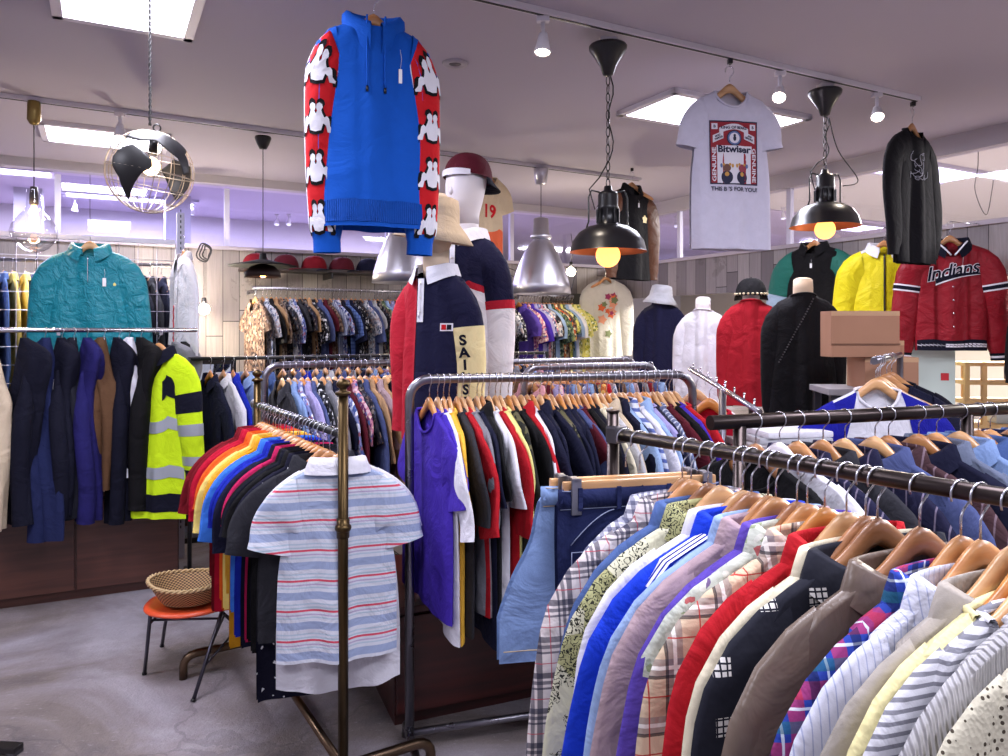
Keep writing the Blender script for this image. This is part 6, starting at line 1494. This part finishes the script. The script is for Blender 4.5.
# tall work table with the cardboard boxes
tb = at(870, 389, 3.85); th_ = tb.z
t = thing('high_table', 'grey high table carrying the cardboard boxes', 'table', (tb.x, tb.y+.1, 0), radians(-8))
MB().box((.03, .04, th_-.015), (.42, .34, .03), .004).build('table_top', plain('table_grey', (150, 144, 148), .5), t)
for x in (-.15, .20):
    for y in (-.10, .18): MB().box((x, y, (th_-.03)/2), (.035, .035, th_-.03), .003).build('leg', steel, t)
card = NT('cardboard'); tc = card.n('ShaderNodeTexCoord'); nz = card.noise(6, 4, tc.outputs['Object']); card.l(card.mix(nz.outputs[0], lin((178, 132, 104)), lin((160, 116, 90))), card.b.inputs['Base Color']); card.b.inputs['Roughness'].default_value = .8; card = card.m
tape = plain('packing_tape', (196, 156, 120), .35)
def carton(label, c_, s_, rz, flap=False):
    t = thing('cardboard_box', label, 'cardboard box', (c_[0], c_[1], c_[2]), rz)
    MB().box((0, 0, s_[2]/2), s_, .002).build('box_body', card, t)
    MB().box((0, -s_[1]/2-.0006, s_[2]-.012), (s_[0]*.998, .001, .022)).build('tape_strip', tape, t); MB().box((0, -.0, s_[2]+.0006), (.05, s_[1], .001)).build('top_tape', tape, t)
    if flap: MB().box((0, -s_[1]/2-.004, s_[2]*.28), (s_[0], .004, .006)).build('lower_seam', plain('card_seam', (120, 84, 64), .8), t)
    return t
sc1 = 4.15/740
carton('lower cardboard box at the right of the pair on the high table', (tb.x+.105, tb.y+.10, th_), (.24, .24, .150), radians(-6))
carton('pinkish flat cardboard box under the wide upper box', (tb.x+.055, tb.y+.16, th_+.152), (.30, .16, .075), radians(-4))
carton('wide upper cardboard box in front of the black and yellow garments', (tb.x-.10, tb.y-.03, th_+.16 if False else th_), (.0+.40, .16, .005+.13), radians(3)) if False else None
carton('wide tall cardboard box, left one on the high table', (tb.x-.04, tb.y+.02, th_+.152), (.325, .11, .215), radians(2), True)
# waterfall arm
w0_ = at(690, 369, 3.45); w1_ = at(760, 412, 2.75); d = w1_-w0_; t = thing('waterfall_arm_rack', 'thin chrome sloping display arm with pegs beside the red garment', 'clothes rack', (w0_.x, w0_.y, w0_.z))
MB().tube([(0, 0, 0), d], .010, 12).build('sloping_arm', chrome, t)
b = MB()
for i in range(8): q = d*(.06+.125*i); b.tube([q, q+Vector((0, 0, .028))], .0035, 6); b.ball(q+Vector((0, 0, .03)), .005, 8, 5)
b.build('pegs', chrome, t)
q = d*.52; MB().tube([q, (q.x, q.y, -w0_.z+.02)], .014, 12).build('post', metal('rack_steel2', (130, 128, 138), .3), t)
MB().lathe([(0, .03), (.14, .03), (.16, .0), (0, 0)], (q.x, q.y, -w0_.z), 24).build('base', steel, t)
for i, (u, wk_n, c_) in enumerate(((.10, 'pale', 'white'), (.32, 'honey', 'crimson'))):
    p = w0_+d*u+Vector((0, 0, .012)); hanger(p, radians(-50), wk_n, '%s wooden hanger on the chrome sloping arm holding the %s T-shirt' % (wk_n, c_))
    garment('t_shirt', '%s T-shirt hanging from the chrome sloping arm' % c_, 'T-shirt', p, radians(-50), C[c_], 'tee', seed=360+i, W=.19, WH=.2)
# folded white towels on a table behind the pipe rack
tw = at(783, 440, 3.0); t = thing('side_table', 'low grey side table holding the folded white cloth', 'table', (tw.x, tw.y, 0), radians(5))
MB().box((0, 0, tw.z-.012), (.34, .30, .024), .003).build('table_top', MC[('p', 'table_grey')], t)
for x in (-.15, .15):
    for y in (-.13, .13): MB().box((x, y, (tw.z-.024)/2), (.025, .025, tw.z-.024), .002).build('leg', steel, t)
for i in range(2):
    o = MB().box((0, 0, 0), (.27-.02*i, .18, .022), .008).build('folded_cloth', C['white'] if i else C['pale grey'], loc=(tw.x+.01*i, tw.y-.02, tw.z+.011+.0222*i), rz=radians(5+4*i)); tag(o, 'folded white cloth, upper of two behind the pipe rack' if i else 'folded pale grey cloth, lower of two behind the pipe rack', 'cloth')
# display zone under the right fascia: boards, ladder shelf, bags, floral top, rail of dark clothes
q = at(928, 372, 5.1); t = thing('display_board', 'pale greenish white board standing under the red jacket', 'board', (q.x, q.y, 0), radians(-12))
MB().box((0, 0, .78), (.30, .03, 1.56), .006).build('panel', plain('board_pale', (206, 222, 214), .5), t); MB().box((0, -.03, .01), (.26, .22, .02), .004).build('foot', steel, t); MB().box((.09, -.0165, 1.16), (.045, .002, .045)).build('red_sticker', plain('sticker_red', (206, 40, 52), .5), t)
pine = wood('pine_shelf', (226, 190, 132), (204, 164, 104), .5, .6, 'z', .05)
q = at(985, 380, 5.2); t = thing('shelf_unit', 'pale pine shelf unit at the right edge beyond the pipe rack', 'shelf', (q.x+.10, q.y, 0), radians(-8))
hS = EH-.20; 
for x in (-.26, -.16, .34):
    for y in (-.13, .13): MB().box((x, y, hS/2), (.028, .028, hS), .003).build('upright', pine, t)
for z in (.25, .55, .85, 1.0, 1.12, hS-.014):
    MB().box((.04, 0, z), (.62, .29, .022), .002).build('shelf_board', pine, t)
for i, (x, z, s_, col, nm, lb) in enumerate(((.10, 1.131, (.12, .10, .09), (62, 44, 36), 'handbag', 'small brown handbag on the pine shelf'), (.24, 1.131, (.09, .08, .07), (150, 150, 156), 'tin', 'grey tin on the pine shelf'), (.02, .861, (.16, .14, .11), (196, 206, 206), 'storage_box', 'pale storage box low on the pine shelf'), (.22, .861, (.12, .12, .12), (60, 60, 110), 'storage_box', 'blue storage box low on the pine shelf'))):
    R_z = Matrix.Rotation(radians(-8), 3, 'Z'); pos = R_z@Vector((x, 0, z))+Vector((q.x+.10, q.y, 0))
    tt_ = thing(nm, lb, nm.replace('_', ' '), pos, radians(-8)); MB().box((0, 0, s_[2]/2), s_, .012).build('body', plain('shelf_item_%d' % i, col, .5), tt_)
    if nm == 'handbag': MB().tube([(.045*cos(a), 0, s_[2]+.055*sin(a)) for a in [pi*k/12 for k in range(13)]], .004, 8).build('handle', blk, tt_)
    else: MB().box((0, 0, s_[2]+.004), (s_[0]*1.03, s_[1]*1.03, .012), .003).build('lid', plain('lid_grey', (120, 118, 124), .5), tt_)
# dark clothes at the far right edge
p = rwall(1003, .2); p.z = EH+62/740*p.y
wallpiece(1085, 238, 'coat', 'black coat at the right edge of the picture beside the red jacket', 'coat', 'black coat at the right edge', C['black'], style='jacket', seed=371, L=.60, W=.20, rz=radians(-50), off=.3)
# floral printed white top beside the green planks
p = at(612, 268, 8.6); p = room_pt(-.36, -.30); p.z = EH+62/740*p.y
hanger(p, ROOM_A+.1, 'tan', 'tan wooden hanger of the white top with the flower print')
g, c = garment('printed_top', 'white long-sleeved top with an orange and purple flower print by the green planks', 'top', p, ROOM_A-.35, fabric('off_white_cotton', (214, 210, 202)), 'sweat', seed=381, L=.80, W=.18, WH=.19, sl=dict(length=.70, ang=8, ang2=0, w0=.18))
r = random.Random(9)
for k in range(16):
    x, z = r.uniform(-.08, .09), c.z0-.16-r.uniform(0, .42); rr = r.uniform(.02, .045); b = MB(); pts = []
    for j in range(3):
        for q in range(15): a = 2*pi*q/15; w_ = rr*j/2*(1+.3*cos(5*a)); pts.append(c.surf(x+w_*cos(a), z+w_*sin(a), -1, .003+.0005*k))
    b.grid(pts, 15, 3, True); b.build('printed_flower', plain('flower_%d' % (k % 4), [(214, 96, 50), (150, 40, 90), (110, 120, 80), (220, 150, 120)][k % 4], .7), g)
# rail of pale clothes far beyond under the fascia
f0 = at(655, 312, 10.6); f1 = at(800, 322, 8.6); f0.z = f1.z = 0
bar_rack('long rail of pale clothes in the mall beyond the dress forms', f0, f1, 1.55, steel)
fill(f0, f1, 1.55, radians(30), [(c_, 'shirt') for c_ in ['white', 'pale grey', 'cream', 'pale print', 'white', 'pink floral', 'cream', 'white', 'orange print', 'pale grey', 'white', 'cream', 'beige', 'white', 'pale print', 'lavender']], 'rail beyond the dress forms', 'shirt', ['tan'], t0=.03, t1=.97, seed=401, endword='left', far=True)

q = at(6, 752, 2.8); t = thing('rack_base', 'dark steel rack foot just entering the bottom left corner', 'rack base', (q.x-.18, 2.55, 0), radians(-5))
MB().box((0, 0, .02), (.46, .045, .02), .004).build('foot_bar', blk, t); MB().box((.215, 0, .006), (.03, .045, .012), .003).build('rubber_foot', plain('rubber_grey', (60, 58, 62), .8), t)
MB().tube([(-.1, 0, .03), (-.1, 0, .9)], .014, 12).build('post', blk, t)
